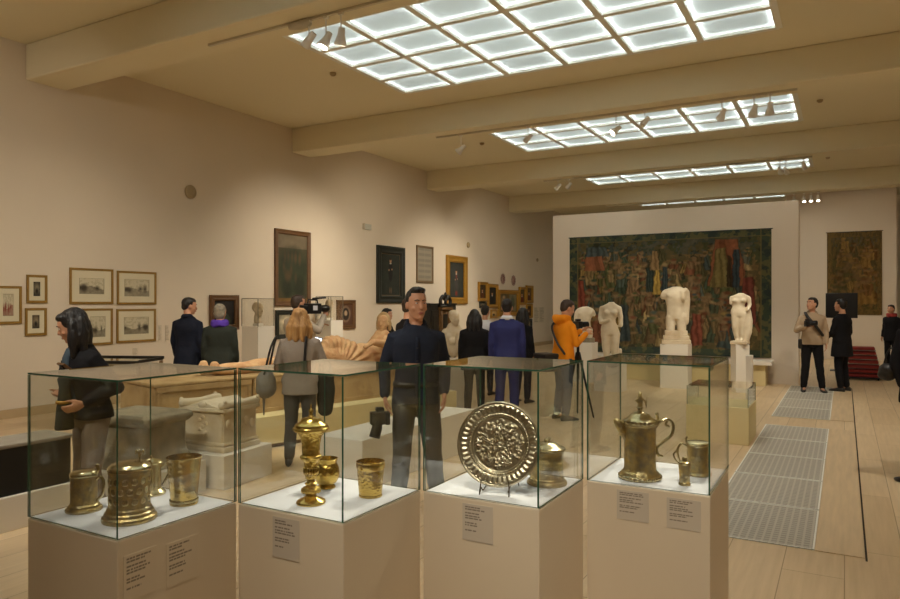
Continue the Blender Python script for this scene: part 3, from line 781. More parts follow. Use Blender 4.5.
# the red tent, the yellow robe and the blue rider that stand out in the weave
T_ = P.trap
T_(.80, .56, .93, .088, .05, srgb(142, 76, 48), 1, 4); T_(.775, .55, .86, .05, .02, srgb(132, 116, 64), 1, 7); T_(.845, .55, .84, .018, .012, srgb(52, 70, 80), 1, 5); T_(.815, .55, .80, .012, .008, srgb(70, 56, 40), 1, 5)
T_(.465, .50, .70, .024, .010, srgb(176, 140, 48), 1, 6); T_(.43, .52, .72, .022, .014, srgb(52, 66, 62), 1, 9); T_(.505, .52, .72, .02, .012, srgb(56, 74, 80), 1, 7); T_(.455, .70, .86, .022, .014, srgb(150, 116, 74), 1, 5)
T_(.14, .70, .82, .06, .045, srgb(150, 84, 54), 1, 4); T_(.15, .82, .90, .065, .05, srgb(72, 88, 92), .9, 12); T_(.06, .36, .62, .03, .02, srgb(140, 58, 46), 1, 5); T_(.90, .26, .62, .036, .022, srgb(126, 54, 50), 1, 5); T_(.30, .10, .40, .03, .018, srgb(56, 70, 74), 1, 5); T_(.66, .08, .34, .03, .018, srgb(136, 62, 48), 1, 6)
P.grain(60, 40, .32)
bm_ = ((P.u < .045) | (P.u > .955) | (P.v > .945) | (P.v < .055))
P.mix(bm_ * .92, srgb(62, 80, 68)); P.mix(bm_ * (n2 > .54) * .7, srgb(112, 108, 66)); P.mix(bm_ * (n3 < .42) * .6, srgb(40, 58, 64))
for e in (.045, .955): P.mix((abs(P.u - e) < .003) * .7, srgb(120, 108, 66))
P.mix((abs(P.v - .945) < .004) * .7, srgb(120, 108, 66))
lum = P.a.mean(-1, keepdims=True); P.a = (P.a * .74 + lum * np.array([1.18, 1.04, .62]) * .26) * .86
t = thing('wall_tapestry', 'huge dark figured tapestry hung on the partition behind the statues', 'tapestry', ((p0.x + p1.x) / 2, PY - .004, pb.z), 0)
P.grid('woven_panel', TW, TH, M['tapestry'], t, -.02, .018, wave=lambda u, v: .008 * np.sin(u * 24) * (1.2 - v) + .006 * np.sin(u * 61 + 1))
MB().tube([(-TW / 2 - .02, -.012, TH - .01), (TW / 2 + .02, -.012, TH - .01)], .011, 8).build('hanging_rod', M['darkwood'], t)

q0 = on_y(827, 231, 23.5); q1 = on_y(882, 230.2, 23.5); qb = on_y(855, 315, 23.5)
W2, H2 = q1.x - q0.x, q1.z - qb.z
pal2 = [(150, 116, 62), (92, 88, 52), (130, 96, 54), (74, 76, 56), (168, 132, 72), (106, 70, 46)]
P, n2, n3 = tapestry_paint(130, 200, W2 / H2, 81, pal2, 44, .05)
P.mix(np.full_like(P.u, .25), srgb(140, 108, 58)); P.grain(24, 36, .3)
P.ell(.36, .5, .22, .3, srgb(62, 64, 46), .8, k=.5)
P.a *= .8
bm_ = ((P.u < .08) | (P.u > .92) | (P.v > .93) | (P.v < .07)); P.mix(bm_ * .7, srgb(116, 94, 54)); P.mix(bm_ * (n2 > .56) * .5, srgb(66, 60, 40))
t = thing('wall_tapestry', 'upright brownish gold tapestry on the far wall behind the two standing men', 'tapestry', ((q0.x + q1.x) / 2, 23.496, qb.z), 0)
P.grid('woven_panel', W2, H2, M['tapestry'], t, -.02, .018, wave=lambda u, v: .008 * np.sin(u * 15))
MB().tube([(-W2 / 2 - .02, -.012, H2 - .01), (W2 / 2 + .02, -.012, H2 - .01)], .011, 8).build('hanging_rod', M['darkwood'], t)

# ================================================================== SHOWCASES
TB, TG, SD = .907, 1.408, .4935          # pedestal top, glass top, side
CASES = [(-1.981 + .5105 * i, 1.398 + .4812 * i) for i in range(4)]      # right-hand near corner of each
CW = ['first', 'second', 'third', 'fourth']
PED_L = ['square cream pedestal with two captions under the silver-gilt tankards and beaker',
         'square cream pedestal under the yellow gilt covered cup and bowl',
         'square cream pedestal under the round relief dish',
         'square cream pedestal under the tall ewer, nearest the floor grates']
GL_L = ['glass cover over three tankards and a beaker, the first of four',
        'glass cover over the gold covered cup, bowl and beaker',
        'glass cover over the round silver relief dish and squat tankard',
        'glass cover over the tall ewer, the last of four by the floor grates']

def caption_part(parent, axis, a0, a1, z0, z1, seed, plate):
    """caption of small print stuck on a pedestal; axis 'x' = near face, 'y' = right-hand face (local to the corner)"""
    P = Paint(64, 80, srgb(219, 203, 177) if not plate else srgb(202, 190, 172), seed, (a1 - a0) / (z1 - z0))
    rng = P.rng; blocks = [(.93, 2, .9), (.76, 3, .95), (.5, 2, .85), (.30, 1, .7)]
    for (v, n, L) in blocks:
        for k in range(n):
            y = v - k * .066; w = L * (.55 + .4 * rng.random()); x = .08
            while x < w:
                d = .05 + .1 * rng.random(); P.rect(x, y - .036, min(x + d, w), y, srgb(112, 98, 84), .8); x += d + .02
    o = P.grid('caption_label', a1 - a0, z1 - z0, M['print'], parent, 0, .0012)
    if axis == 'x': o.location = ((a0 + a1) / 2, .001 - .0014, z0)
    else: o.location = (-.001 + .0014, (a0 + a1) / 2, z0); o.rotation_euler = (0, 0, PI / 2)
    return o

for i, (cx, cy) in enumerate(CASES):
    e = .001
    t = thing('display_pedestal', PED_L[i], 'pedestal', (cx, cy, 0), 0, 'showcase pedestals')
    MB().box(-SD + e, -e, e, SD - e, 0, TB - .004).build('plinth_body', M['pedestal'], t, bevel=.004)
    MB().box(-SD + .012, -.012, .012, SD - .012, TB - .004, TB).build('display_top', M['white'], t)
    t2 = thing('glass_showcase_cover', GL_L[i], 'glass cover', (cx, cy, TB), 0, 'showcase glass covers')
    g = .006; H = TG - TB
    def pane(x0, x1, y0, y1, z0, z1, thin):
        mb = MB(); mb.box(x0, x1, y0, y1, z0, z1)
        # the two broad faces are clear, the four rims show green
        for k in range(6):
            f = mb.f[k]; vs = [Vector(mb.v[q]) for q in f]; n = (vs[1] - vs[0]).cross(vs[2] - vs[0])
            big = max(range(3), key=lambda q: abs(n[q]))
            mb.m[k] = 0 if big == thin else 1
        mb.build('pane', [M['glass'], M['glass_edge']], t2)
    a = .0015
    pane(-SD + e + g + a, -e - g - a, e, e + g, .0005, H - g - a, 1)
    pane(-SD + e + g + a, -e - g - a, SD - e - g, SD - e, .0005, H - g - a, 1)
    pane(-SD + e, -SD + e + g, e, SD - e, .0005, H - g - a, 0)
    pane(-e - g, -e, e, SD - e, .0005, H - g - a, 0)
    pane(-SD + e, -e, e, SD - e, H - g, H, 2)
    if i == 0:
        caption_part(t, 'y', .02, .14, .70, .85, 51, 0); caption_part(t, 'y', .18, .31, .69, .84, 52, 0)
    elif i == 1: caption_part(t, 'x', -.32, -.195, .74, .885, 53, 1)
    elif i == 2: caption_part(t, 'x', -.315, -.185, .745, .885, 54, 1)
    else:
        caption_part(t, 'x', -.365, -.235, .765, .885, 55, 1); caption_part(t, 'x', -.165, -.035, .76, .88, 56, 1)

def case_pt(px, py): return on_z(px, py, TB)
def mpp(p): return (p - EYEP).dot(FW) / FPX       # metres per pixel at a point

def vessel(name, label, cat, px, py, rz=0.0, group=None):
    p = case_pt(px, py)
    return thing(name, label, cat, (p.x, p.y, TB + .0006), YAW + rz, group)   # local +X = picture right, -Y = viewer

def handle(pts, rad, m, t, name='handle', seg=10):
    return MB().tube(pts, rad, seg).build(name, m, t, smooth=True)
def curve(ctrl, n=8):
    """Catmull-Rom through control points"""
    c = [Vector(p) for p in ctrl]; c = [c[0] * 2 - c[1]] + c + [c[-1] * 2 - c[-2]]; out = []
    for i in range(1, len(c) - 2):
        for k in range(n):
            t = k / n; a, b, d, e = c[i - 1], c[i], c[i + 1], c[i + 2]
            out.append(.5 * ((2 * b) + (d - a) * t + (2 * a - 5 * b + 4 * d - e) * t * t + (3 * b - a - 3 * d + e) * t ** 3))
    out.append(c[-2]); return out

GV = 'silver-gilt vessels in the showcases'
# -- first case
t = vessel('tankard', 'small plain-lidded silver-gilt tankard with its handle turned inwards, smallest in the first case', 'tankard', 84, 510)
MB().lathe([(.002,0),(.066,0),(.067,.006),(.063,.012),(.058,.014),(.056,.020),(.050,.026),(.049,.032),(.0485,.07),(.0475,.116),(.049,.118),(.049,.122),(.046,.124),(.002,.124)], 48).build('body', M['gilt'], t, auto=20)
MB().lathe([(.002,.124),(.051,.124),(.053,.128),(.051,.133),(.044,.137),(.040,.141),(.022,.143),(.002,.143)], 48).build('lid', M['gilt_plain'], t, auto=20)
handle(curve([(.044,0,.108),(.066,0,.118),(.078,0,.095),(.072,0,.055),(.050,0,.034)]), .0055, M['gilt_plain'], t)
MB().tube(curve([(.050,0,.134),(.056,0,.146),(.052,0,.158)]), [.006]*16+[.008], 8).build('thumbpiece', M['gilt_plain'], t, smooth=True)

t.scale = (.92, .92, 1.0)
t = t_big = vessel('tankard', 'large drum-shaped silver-gilt tankard embossed with roundels, biggest in the first case', 'tankard', 129.5, 519)
MB().lathe([(.002,0),(.097,0),(.099,.006),(.097,.013),(.090,.018),(.088,.026),(.083,.030),(.080,.038),(.0755,.043),(.0745,.05),(.0735,.10),(.0735,.148),(.076,.150),(.0765,.156),(.0735,.158),(.002,.158)], 64).build('body', M['gilt'], t, auto=20)
bd = MB()
for r_ in range(3):
    for k in range(14):
        a = 2 * PI * (k + .5 * (r_ % 2)) / 14; z = .066 + .031 * r_
        rot = Matrix.Rotation(a, 3, 'Z')
        bd.ball((math.cos(a) * .0735, math.sin(a) * .0735, z), (.0016, .0125, .0125), 10, 6, rot=rot)
bd.build('embossed_roundels', M['gilt_plain'], t, smooth=True)
MB().lathe([(.002,.158),(.078,.158),(.0785,.162),(.077,.168),(.070,.172),(.064,.178),(.030,.183),(.002,.184)], 64).build('lid', M['gilt_plain'], t, auto=20)
th = MB()
for s in (-1, 1): th.tube(curve([(.010,.064,.182),(.010+s*.004,.066,.196),(.010+s*.014,.066,.206),(.010+s*.016,.066,.196)]), .003, 8)
th.tube([(.010,.066,.178),(.010,.066,.205)], .003, 8)
th.build('thumbpiece', M['gilt_plain'], t, smooth=True)
handle(curve([(.02,.070,.15),(.03,.10,.165),(.036,.118,.12),(.03,.105,.07),(.02,.07,.05)]), .007, M['gilt_plain'], t)

t_big.scale = (.90, .90, 1.08)
t = vessel('tankard', 'silver-gilt tankard mostly hidden behind the large drum-shaped one', 'tankard', 151, 494)
MB().lathe([(.002,0),(.054,0),(.055,.006),(.050,.012),(.044,.017),(.039,.022),(.038,.05),(.037,.11),(.040,.112),(.040,.118),(.002,.119)], 48).build('body', M['gilt_plain'], t, auto=20)
MB().lathe([(.002,.119),(.042,.119),(.044,.123),(.038,.130),(.018,.136),(.006,.140),(.005,.148),(.002,.150)], 48).build('lid', M['gilt_plain'], t, auto=20)
handle(curve([(.030,.02,.10),(.05,.03,.11),(.056,.035,.075),(.036,.024,.03)]), .005, M['gilt_plain'], t)

t = vessel('beaker', 'tapering open gilt beaker on the showcase floor of the first case', 'beaker', 184, 503.5)
MB().lathe([(.002,0),(.049,0),(.051,.004),(.050,.010),(.0465,.012),(.047,.016),(.053,.08),(.0585,.14),(.062,.168),(.064,.173),(.0625,.174),(.058,.15),(.045,.02),(.002,.018)], 56).build('cup_body', M['parcel'], t, auto=22)
MB().lathe([(.0470,.010),(.0515,.010),(.0515,.018),(.0485,.018)], 56, cap=False).build('foot_ring', M['gilt_plain'], t, smooth=True)

# -- second case
k = .000743
def z_(y): return (527 - y) * k
t = vessel('covered_cup', 'tall yellow gilt standing cup with domed cover and pointed finial', 'covered cup', 311, 503)
foot = [(2,527),(72,527),(74,521),(70,514),(58,508),(40,500),(28,492),(24,484)]
stem = [(20,484),(30,478),(44,470),(47,460),(42,449),(28,443),(22,437),(30,432),(32,428),(22,422),(19,414)]
bowl = [(18,414),(26,404),(32,380),(30,350),(36,322),(44,311),(52,304),(55,297),(52,290),(44,286),(44,270),(46,230),(52,200),(62,182),(74,168),(2,167)]
cover = [(2,167),(84,166),(89,158),(90,150),(84,144),(80,134),(64,124),(54,116),(46,104),(30,99),(16,96),(10,86),(9,78),(13,70),(11,62),(6,55),(4,45),(3,36),(1,31)]
for nm, pr, mm, lob in (('foot', foot, 'gold_plain', 0), ('stem', stem, 'gold', 0), ('bowl', bowl, 'gold', 0), ('cover', cover, 'gold_plain', 0)):
    MB().lathe([(max(r, 1) * k, z_(y)) for r, y in pr], 56).build(nm, M[mm], t, auto=22)
gd = MB()
for j in range(16):
    a = 2 * PI * j / 16
    gd.ball((math.cos(a) * 44 * k, math.sin(a) * 44 * k, z_(464)), (.005, .005, .009), 8, 6)
    gd.ball((math.cos(a) * 33 * k, math.sin(a) * 33 * k, z_(365)), (.005, .005, .016), 8, 6)
    gd.ball((math.cos(a) * 86 * k, math.sin(a) * 86 * k, z_(155)), (.005, .005, .004), 8, 6)
gd.build('chased_bosses', M['gold'], t, smooth=True)

t = vessel('bowl', 'squat round yellow gilt bowl beside the covered cup', 'bowl', 326.5, 487.5)
k2 = .0008
pr = [(2,445),(44,445),(46,440),(42,434),(36,430),(52,415),(64,390),(66,370),(62,345),(54,328),(50,320),(56,302),(58,298),(55,297),(47,322),(58,350),(60,380),(40,418),(2,424)]
MB().lathe([(max(r, 1) * k2, (445 - y) * k2) for r, y in pr], 56).build('bowl_body', M['gold'], t, auto=25)
t = vessel('beaker', 'broad open yellow gilt beaker engraved with figures, in the second case', 'beaker', 370.5, 496)
k3 = .000767
pr = [(2,487),(56,487),(59,484),(59,478),(57,474),(58,470),(64,400),(68,340),(70,322),(72,312),(70,311),(66,330),(54,470),(2,474)]
MB().lathe([(max(r, 1) * k3, (487 - y) * k3) for r, y in pr], 56).build('cup_body', M['gold'], t, auto=25)
MB().lathe([(68.5 * k3, .105), (71 * k3, .108), (72.5 * k3, .122), (70.5 * k3, .132)], 56, cap=False).build('lip_band', M['gold_plain'], t, smooth=True)

# -- third case: the round relief dish on its wire easel
pc = case_pt(498.5, 491)
t = thing('relief_dish', 'round silver dish embossed with figures and a fluted rim on a wire easel', 'dish', (pc.x, pc.y, TB + .021), YAW + R(-17))
tilt = R(14)
RD = .167
NA, NR = 240, 84
aa = np.linspace(0, 2 * PI, NA, endpoint=False); rr = np.linspace(.003, 1, NR)
A, Q = np.meshgrid(aa, rr)
rng = np.random.default_rng(5)
X, Y = Q * np.cos(A), Q * np.sin(A)
h = np.zeros_like(Q)
rim = Q > .72
h += np.where(rim, .012 + .010 * (Q - .72) / .28, .012 * np.clip((Q - .62) / .10, 0, 1))
fl = np.abs(np.sin(A * 22)) ** .6
env = np.clip((Q - .74) / .03, 0, 1) * np.clip((.94 - Q) / .06, 0, 1)
h += env * fl * .0075
h += np.exp(-((Q - .965) / .015) ** 2) * .007
h += np.exp(-((Q - .915) / .016) ** 2) * (np.cos(A * 44) > .55) * .006
h += np.exp(-((Q - .70) / .014) ** 2) * (.003 + .004 * (np.cos(A * 70) > 0))
h += np.exp(-((Q - .645) / .01) ** 2) * .003
fig = np.zeros_like(Q)
for q in range(230):
    a0 = rng.random() * 2 * PI; r0 = math.sqrt(rng.random()) * .57
    x0, y0 = r0 * math.cos(a0), r0 * math.sin(a0); th0 = rng.random() * PI
    l, w_ = .030 + .05 * rng.random(), .018 + .022 * rng.random()
    dx, dy = X - x0, Y - y0; u_ = dx * math.cos(th0) + dy * math.sin(th0); v_ = -dx * math.sin(th0) + dy * math.cos(th0)
    fig = np.maximum(fig, np.sqrt(np.clip(1 - (u_ / l) ** 2 - (v_ / w_) ** 2, 0, 1)) * (.6 + .5 * rng.random()))
for (x0, y0, l, w_, th0) in [(-.24, -.06, .08, .20, -.3), (.02, .04, .075, .2, .1), (.26, -.05, .08, .20, .35), (.0, -.36, .26, .05, 0), (-.12, .34, .2, .07, .15), (.25, .3, .13, .06, .4)]:
    dx, dy = X - x0, Y - y0; u_ = dx * math.cos(th0) + dy * math.sin(th0); v_ = -dx * math.sin(th0) + dy * math.cos(th0)
    m_ = np.clip(1 - (u_ / l) ** 2 - (v_ / w_) ** 2, 0, 1); fig = fig + .55 * np.sqrt(m_)
h += fig * .010 * np.clip((.62 - Q) / .05, 0, 1)
def dish_pts(hh): return np.stack([X * RD, -hh, Y * RD + RD], -1).reshape(-1, 3)
front = dish_pts(h); back = dish_pts(np.where(rim, .006, -.004) + .006 * np.clip((Q - .72) / .28, 0, 1))
idx = np.arange(NA * NR).reshape(NR, NA); nxt = np.roll(idx, -1, 1)
F = np.stack([idx[:-1], nxt[:-1], nxt[1:], idx[1:]], -1).reshape(-1, 4)
n0 = NA * NR
V = np.concatenate([front, back]); E = np.stack([idx[-1], nxt[-1], nxt[-1] + n0, idx[-1] + n0], -1)
V = np.concatenate([V, [[0, -h[0].mean(), RD]]])
C = np.array([[n0 * 2, nxt[0][j], idx[0][j], idx[0][j]] for j in range(NA)])
me = bpy.data.meshes.new('embossed_dish')
me.from_pydata(V.tolist(), [], F.tolist() + F[:, ::-1].__add__(n0).tolist() + E.tolist() + [tuple(q[:3]) for q in C.tolist()])
me.materials.append(M['silver']); me.polygons.foreach_set('use_smooth', [True] * len(me.polygons)); me.update()
o = bpy.data.objects.new('embossed_dish', me); COL.objects.link(o); o.parent = t
o.rotation_euler = (-tilt, 0, 0); o.location = (0, -.028, 0)
ez = thing('wire_easel', 'small bronze wire easel holding up the round relief dish', 'easel', (pc.x, pc.y, TB + .0005), YAW + R(-17))
for s in (-1, 1):
    MB().tube([(s * .058, -.075, .002), (s * .056, -.060, .026), (s * .050, -.052, .012)], .0026, 8).tube([(s * .058, -.075, .002), (s * .055, -.062, .055)], .0024, 8).tube([(s * .050, -.052, .012), (s * .045, .045, .03), (s * .03, .055, .15)], .0024, 8).build('front_prong', M['wire'], ez, smooth=True)
    MB().tube([(s * .062, .10, .002), (s * .045, .052, .09), (s * .03, .056, .15)], .0024, 8).build('rear_leg', M['wire'], ez, smooth=True)
MB().tube([(-.045, .045, .03), (.045, .045, .03)], .0022, 8).build('cross_wire', M['wire'], ez, smooth=True)

t = vessel('tankard', 'squat silver-gilt lidded tankard behind the round relief dish', 'tankard', 547, 483.5)
MB().lathe([(.002,0),(.081,0),(.083,.006),(.080,.013),(.074,.018),(.072,.024),(.068,.028),(.067,.035),(.066,.08),(.066,.128),(.069,.130),(.070,.136),(.067,.138),(.002,.139)], 56).build('body', M['gilt'], t, auto=20)
MB().lathe([(.002,.139),(.074,.139),(.077,.143),(.074,.149),(.056,.155),(.040,.166),(.022,.171),(.002,.173)], 56).build('lid', M['gilt_plain'], t, auto=20)
MB().ball((0, 0, .178), (.012, .012, .009)).ball((.01, 0, .185), (.006, .006, .006)).build('finial', M['gilt_plain'], t, smooth=True)
handle(curve([(-.066,.01,.12),(-.095,.02,.135),(-.11,.02,.09),(-.09,.02,.045),(-.066,.01,.035)]), .007, M['gilt_plain'], t)

# -- fourth case
t = vessel('ewer', 'tall silver-gilt ewer with mask spout, domed lid and scrolled handle, tallest vessel of all', 'ewer', 640, 478)
q = .00078
pr = [(2,480),(110,480),(113,472),(112,462),(104,455),(100,445),(90,436),(87,430),(85,424),(84,380),(84,260),(84,196),(88,190),(86,184),(2,183)]
MB().lathe([(max(r, 1) * q, (480 - y) * q) for r, y in pr], 64).build('body', M['gilt'], t, auto=20)
MB().lathe([(r * q, (480 - y) * q) for r, y in [(98,464),(114,460),(114,476),(100,478)]], 72, lobes=24, amp=.06, cap=False).build('gadrooned_foot', M['gilt_plain'], t, smooth=True)
MB().lathe([(max(r, 1) * q, (480 - y) * q) for r, y in [(2,183),(88,183),(92,176),(90,166),(76,158),(64,150),(50,134),(34,124),(20,119),(12,112),(14,104),(18,98),(10,90),(2,88)]], 72, lobes=24, amp=.07, lz=(.225, .25)).build('lid', M['gilt_plain'], t, auto=22)
fg = MB()
fz = lambda y: (480 - y) * q
fg.tube([(0, 0, fz(92)), (0, 0, fz(60)), (0, 0, fz(36))], [.010, .012, .008], 10)
fg.ball((0, 0, fz(24)), (.008, .009, .010)); fg.tube([(.008, 0, fz(48)), (.022, 0, fz(62)), (.026, 0, fz(84))], .004, 8); fg.tube([(-.008, 0, fz(48)), (-.018, 0, fz(60)), (-.006, 0, fz(70))], .004, 8); fg.tube([(.026, 0, fz(100)), (.03, 0, fz(40))], .0018, 6)
fg.build('finial_figure', M['gilt'], t, smooth=True)
sp = MB(); sp.tube([(-80 * q, 0, fz(262)), (-95 * q, 0, fz(225)), (-112 * q, 0, fz(190)), (-128 * q, 0, fz(170))], [.010, .017, .019, .014], 14, flat=(Vector((0, 1, 0)), .8))
sp.ball((-106 * q, -.012, fz(205)), (.006, .005, .006)).ball((-106 * q, .012, fz(205)), (.006, .005, .006)).ball((-100 * q, 0, fz(240)), (.012, .012, .01))
sp.build('mask_spout', M['gilt'], t, smooth=True)
handle(curve([(84 * q, 0, fz(205)), (112 * q, 0, fz(172)), (150 * q, 0, fz(162)), (180 * q, 0, fz(190)), (172 * q, 0, fz(245)), (128 * q, 0, fz(285)), (92 * q, 0, fz(320)), (100 * q, 0, fz(355)), (118 * q, 0, fz(362))]), .0065, M['gilt_plain'], t)
handle(curve([(150 * q, 0, fz(165)), (140 * q, 0, fz(190)), (155 * q, 0, fz(200))]), .005, M['gilt_plain'], t, 'handle_scroll')
MB().tube(curve([(90 * q, 0, fz(178)), (98 * q, 0, fz(160)), (92 * q, 0, fz(135))]), .006, 8).ball((92 * q, 0, fz(132)), .008).build('thumbpiece', M['gilt_plain'], t, smooth=True)

t = vessel('small_jug', 'tiny narrow silver-gilt jug standing in front of the flat-lidded tankard', 'jug', 684.6, 485)
q = .00075
MB().lathe([(max(r, 1) * q, (518 - y) * q) for r, y in [(2,518),(30,518),(32,512),(30,506),(27,502),(28,470),(31,430),(33,406),(30,400),(2,398)]], 40).build('body', M['gilt'], t, auto=20)
MB().lathe([(max(r, 1) * q, (518 - y) * q) for r, y in [(2,398),(32,398),(30,392),(18,388),(12,386),(14,380),(13,370),(6,366),(2,365)]], 40).build('lid', M['gilt_plain'], t, auto=20)
handle(curve([(-30 * q, 0, .086), (-52 * q, 0, .105), (-60 * q, 0, .125), (-44 * q, 0, .14)]), .0035, M['gilt_plain'], t)
t = vessel('tankard', 'flat-lidded silver-gilt tankard at the back corner of the fourth case', 'tankard', 698, 474.5)
q = .000796
MB().lathe([(max(r, 1) * q, (462 - y) * q) for r, y in [(2,462),(70,462),(72,455),(66,448),(60,444),(58,438),(58,400),(58,306),(61,302),(58,298),(2,297)]], 48).build('body', M['gilt'], t, auto=20)
MB().lathe([(max(r, 1) * q, (462 - y) * q) for r, y in [(2,297),(63,297),(65,291),(60,286),(40,281),(2,279)]], 48).build('lid', M['gilt_plain'], t, auto=20)
handle(curve([(-56 * q, 0, .12), (-92 * q, 0, .132), (-112 * q, 0, .10), (-96 * q, 0, .05), (-58 * q, 0, .03)]), .005, M['gilt_plain'], t)
MB().tube(curve([(-60 * q, 0, .135), (-66 * q, 0, .15), (-60 * q, 0, .162)]), .004, 8).build('thumbpiece', M['gilt_plain'], t, smooth=True)

# ================================================================== PLINTHS AND STONEWORK
def plinth(name, x0, x1, y0, y1, z1, label, m='plinth', cat='plinth', z0=0.0, bevel=.006, rz=None):
    o = MB().box(x0, x1, y0, y1, z0, z1).build(name, M[m], bevel=bevel)
    tag(o, label, cat); return o
# low white platform with a black-sided stone slab at the far left
plinth('low_platform', -5.68, -5.25, 1.0, 3.45, .25, 'low white platform below the black-sided slab at the left edge')
t = thing('black_stone_block', 'low black block with grey stone top on the white platform', 'stone block', (-5.455, 2.2, .2505), 0)
MB().box(-.175, .175, -1.15, 1.12, 0, .345).build('black_side', M['black'], t, bevel=.004)
MB().box(-.19, .19, -1.17, 1.14, .345, .375).build('stone_top', M['stone_top'], t, bevel=.008)

# grey funerary altar and the marble urn, each on a white plinth, set along the diagonal
def local_thing(name, label, cat, p, rz, z): return thing(name, label, cat, (p.x, p.y, z), rz)
pr_ = at_depth(264, 445, 6.62); pz = pr_.z
pu = at_depth(220, HY, 6.6)
pl = plinth('urn_plinth', -.345, .345, -.33, .33, .30, 'white plinth under the marble urn with horned lid corners', 'plinth')
pl.location = (pu.x, pu.y, 0); pl.rotation_euler = (0, 0, YAW - R(24))
t = thing('marble_urn', 'carved white marble urn chest with scrolled lid corners', 'urn', (pu.x, pu.y, .3005), YAW - R(24))
w, d = .245, .22
MB().box(-w - .03, w + .03, -d - .03, d + .03, 0, .05).box(-w - .015, w + .015, -d - .015, d + .015, .05, .085).build('moulded_base', M['marble_old'], t, bevel=.012)
MB().box(-w, w, -d, d, .08, .36).build('chest', M['marble_old'], t, bevel=.006)
rl = MB()
for sx in (-1, 1): rl.tube([(sx * w * .9, -d - .002, .10), (sx * w * .9, -d - .002, .34)], .016, 8)
for a_ in range(7): rl.ball((.045 * math.sin(a_ * 2.1), -d - .002, .14 + .028 * a_), (.022, .010, .02), 10, 6)
for a_ in range(5): rl.ball((w + .002, -.16 + .08 * a_, .22 + .03 * math.cos(a_ * 2)), (.014, .035, .05), 10, 6)
rl.build('carved_relief', M['marble_old'], t, smooth=True)
lb = MB(); lb.box(-w - .025, w + .025, -d - .025, d + .025, .36, .395)
lb.loft([[(-w * .86, y_, .394), (w * .86, y_, .394), (w * .25, y_, .435), (0, y_, .462), (-w * .25, y_, .435)] for y_ in (-d - .01, d + .01)])
lb.build('lid', M['marble'], t, bevel=.006)
for sx in (-1, 1):
    MB().tube([(sx * (w - .01), -d - .005, .425), (sx * (w - .01), 0, .418), (sx * (w - .01), d + .005, .425)], [.040, .032, .040], 14).ball((sx * (w + .016), -d, .456), (.016, .024, .022), 10, 6).ball((sx * (w + .016), d, .456), (.016, .024, .022), 10, 6).build('lid_scroll', M['marble'], t, smooth=True)
MB().ball((0, -d - .008, .42), (.045, .022, .036), 14, 8).build('lid_rosette', M['marble'], t, smooth=True)

pg = at_depth(141, HY, 6.0)
pl = plinth('altar_plinth', -.40, .40, -.345, .345, .27, 'white plinth under the grey tufa altar', 'plinth'); pl.location = (pg.x, pg.y, 0); pl.rotation_euler = (0, 0, YAW - R(22))
t = thing('stone_altar', 'weathered grey stone altar with flared foot and moulded top', 'stone altar', (pg.x, pg.y, .2705), YAW - R(22))
def sq(hx, hy, z, bev=.02): return [(-hx + bev, -hy, z), (hx - bev, -hy, z), (hx, -hy + bev, z), (hx, hy - bev, z), (hx - bev, hy, z), (-hx + bev, hy, z), (-hx, hy - bev, z), (-hx, -hy + bev, z)]
MB().loft([sq(.345, .29, 0), sq(.345, .29, .03), sq(.32, .265, .06), sq(.295, .24, .12), sq(.285, .23, .2), sq(.288, .232, .34), sq(.288, .232, .36)]).build('altar_block', M['greystone'], t, bevel=.01)
MB().loft([sq(.288, .232, .355), sq(.315, .26, .375), sq(.335, .28, .40), sq(.33, .275, .435), sq(.29, .24, .455)]).build('cornice_top', M['greystone'], t, bevel=.01)

# long white bench-like plinth behind the man in navy
plinth('bench_plinth', -4.18, -3.66, 4.94, 7.05, .45, 'long low white plinth behind the man in the navy shirt')

# ---- terracotta sarcophagus with a reclining figure
SDIR = Vector((.232, .972, 0)); SN = Vector((-.972, .232, 0)); S0 = Vector((-5.67, 5.83, 0))
SRZ = math.atan2(SDIR.y, SDIR.x)
pl = MB().box(-1.35, 3.2, 0, 1.25, 0.05, .37).box(-1.30, 3.15, .05, 1.2, 0, .05, 1).build('sarcophagus_plinth', [M['cream'], M['wood']], bevel=.006)  # recessed foot coloured brown to stand for the shadow gap at the floor
pl.location = S0; pl.rotation_euler = (0, 0, SRZ); tag(pl, 'long cream plinth carrying the terracotta sarcophagus', 'plinth')
so = S0 + SN * .3
t = thing('sarcophagus', 'long terracotta sarcophagus with a reclining figure on its lid', 'sarcophagus', (so.x, so.y, .3705), SRZ)
bx = MB()
for (a, b) in ((-1.12, .02), (.028, 1.1), (1.108, 2.05), (2.058, 2.95)): bx.box(a, b, 0, .86, 0, .40)
bx.build('chest', M['terracotta'], t, bevel=.012)
fr = MB()
for (a, b) in ((-1.10, .01), (.04, 1.09), (1.12, 2.04), (2.07, 2.94)):
    fr.box(a, b, -.018, .0, .34, .40).box(a, b, -.018, .0, 0, .05).box(a, a + .05, -.012, 0, .05, .34).box(b - .05, b, -.012, 0, .05, .34)
fr.build('panel_border', M['terracotta'], t, bevel=.006)
MB().box(-1.14, 2.97, -.02, .88, .401, .44).build('lid_slab', M['terracotta'], t, bevel=.015)
fig = MB()
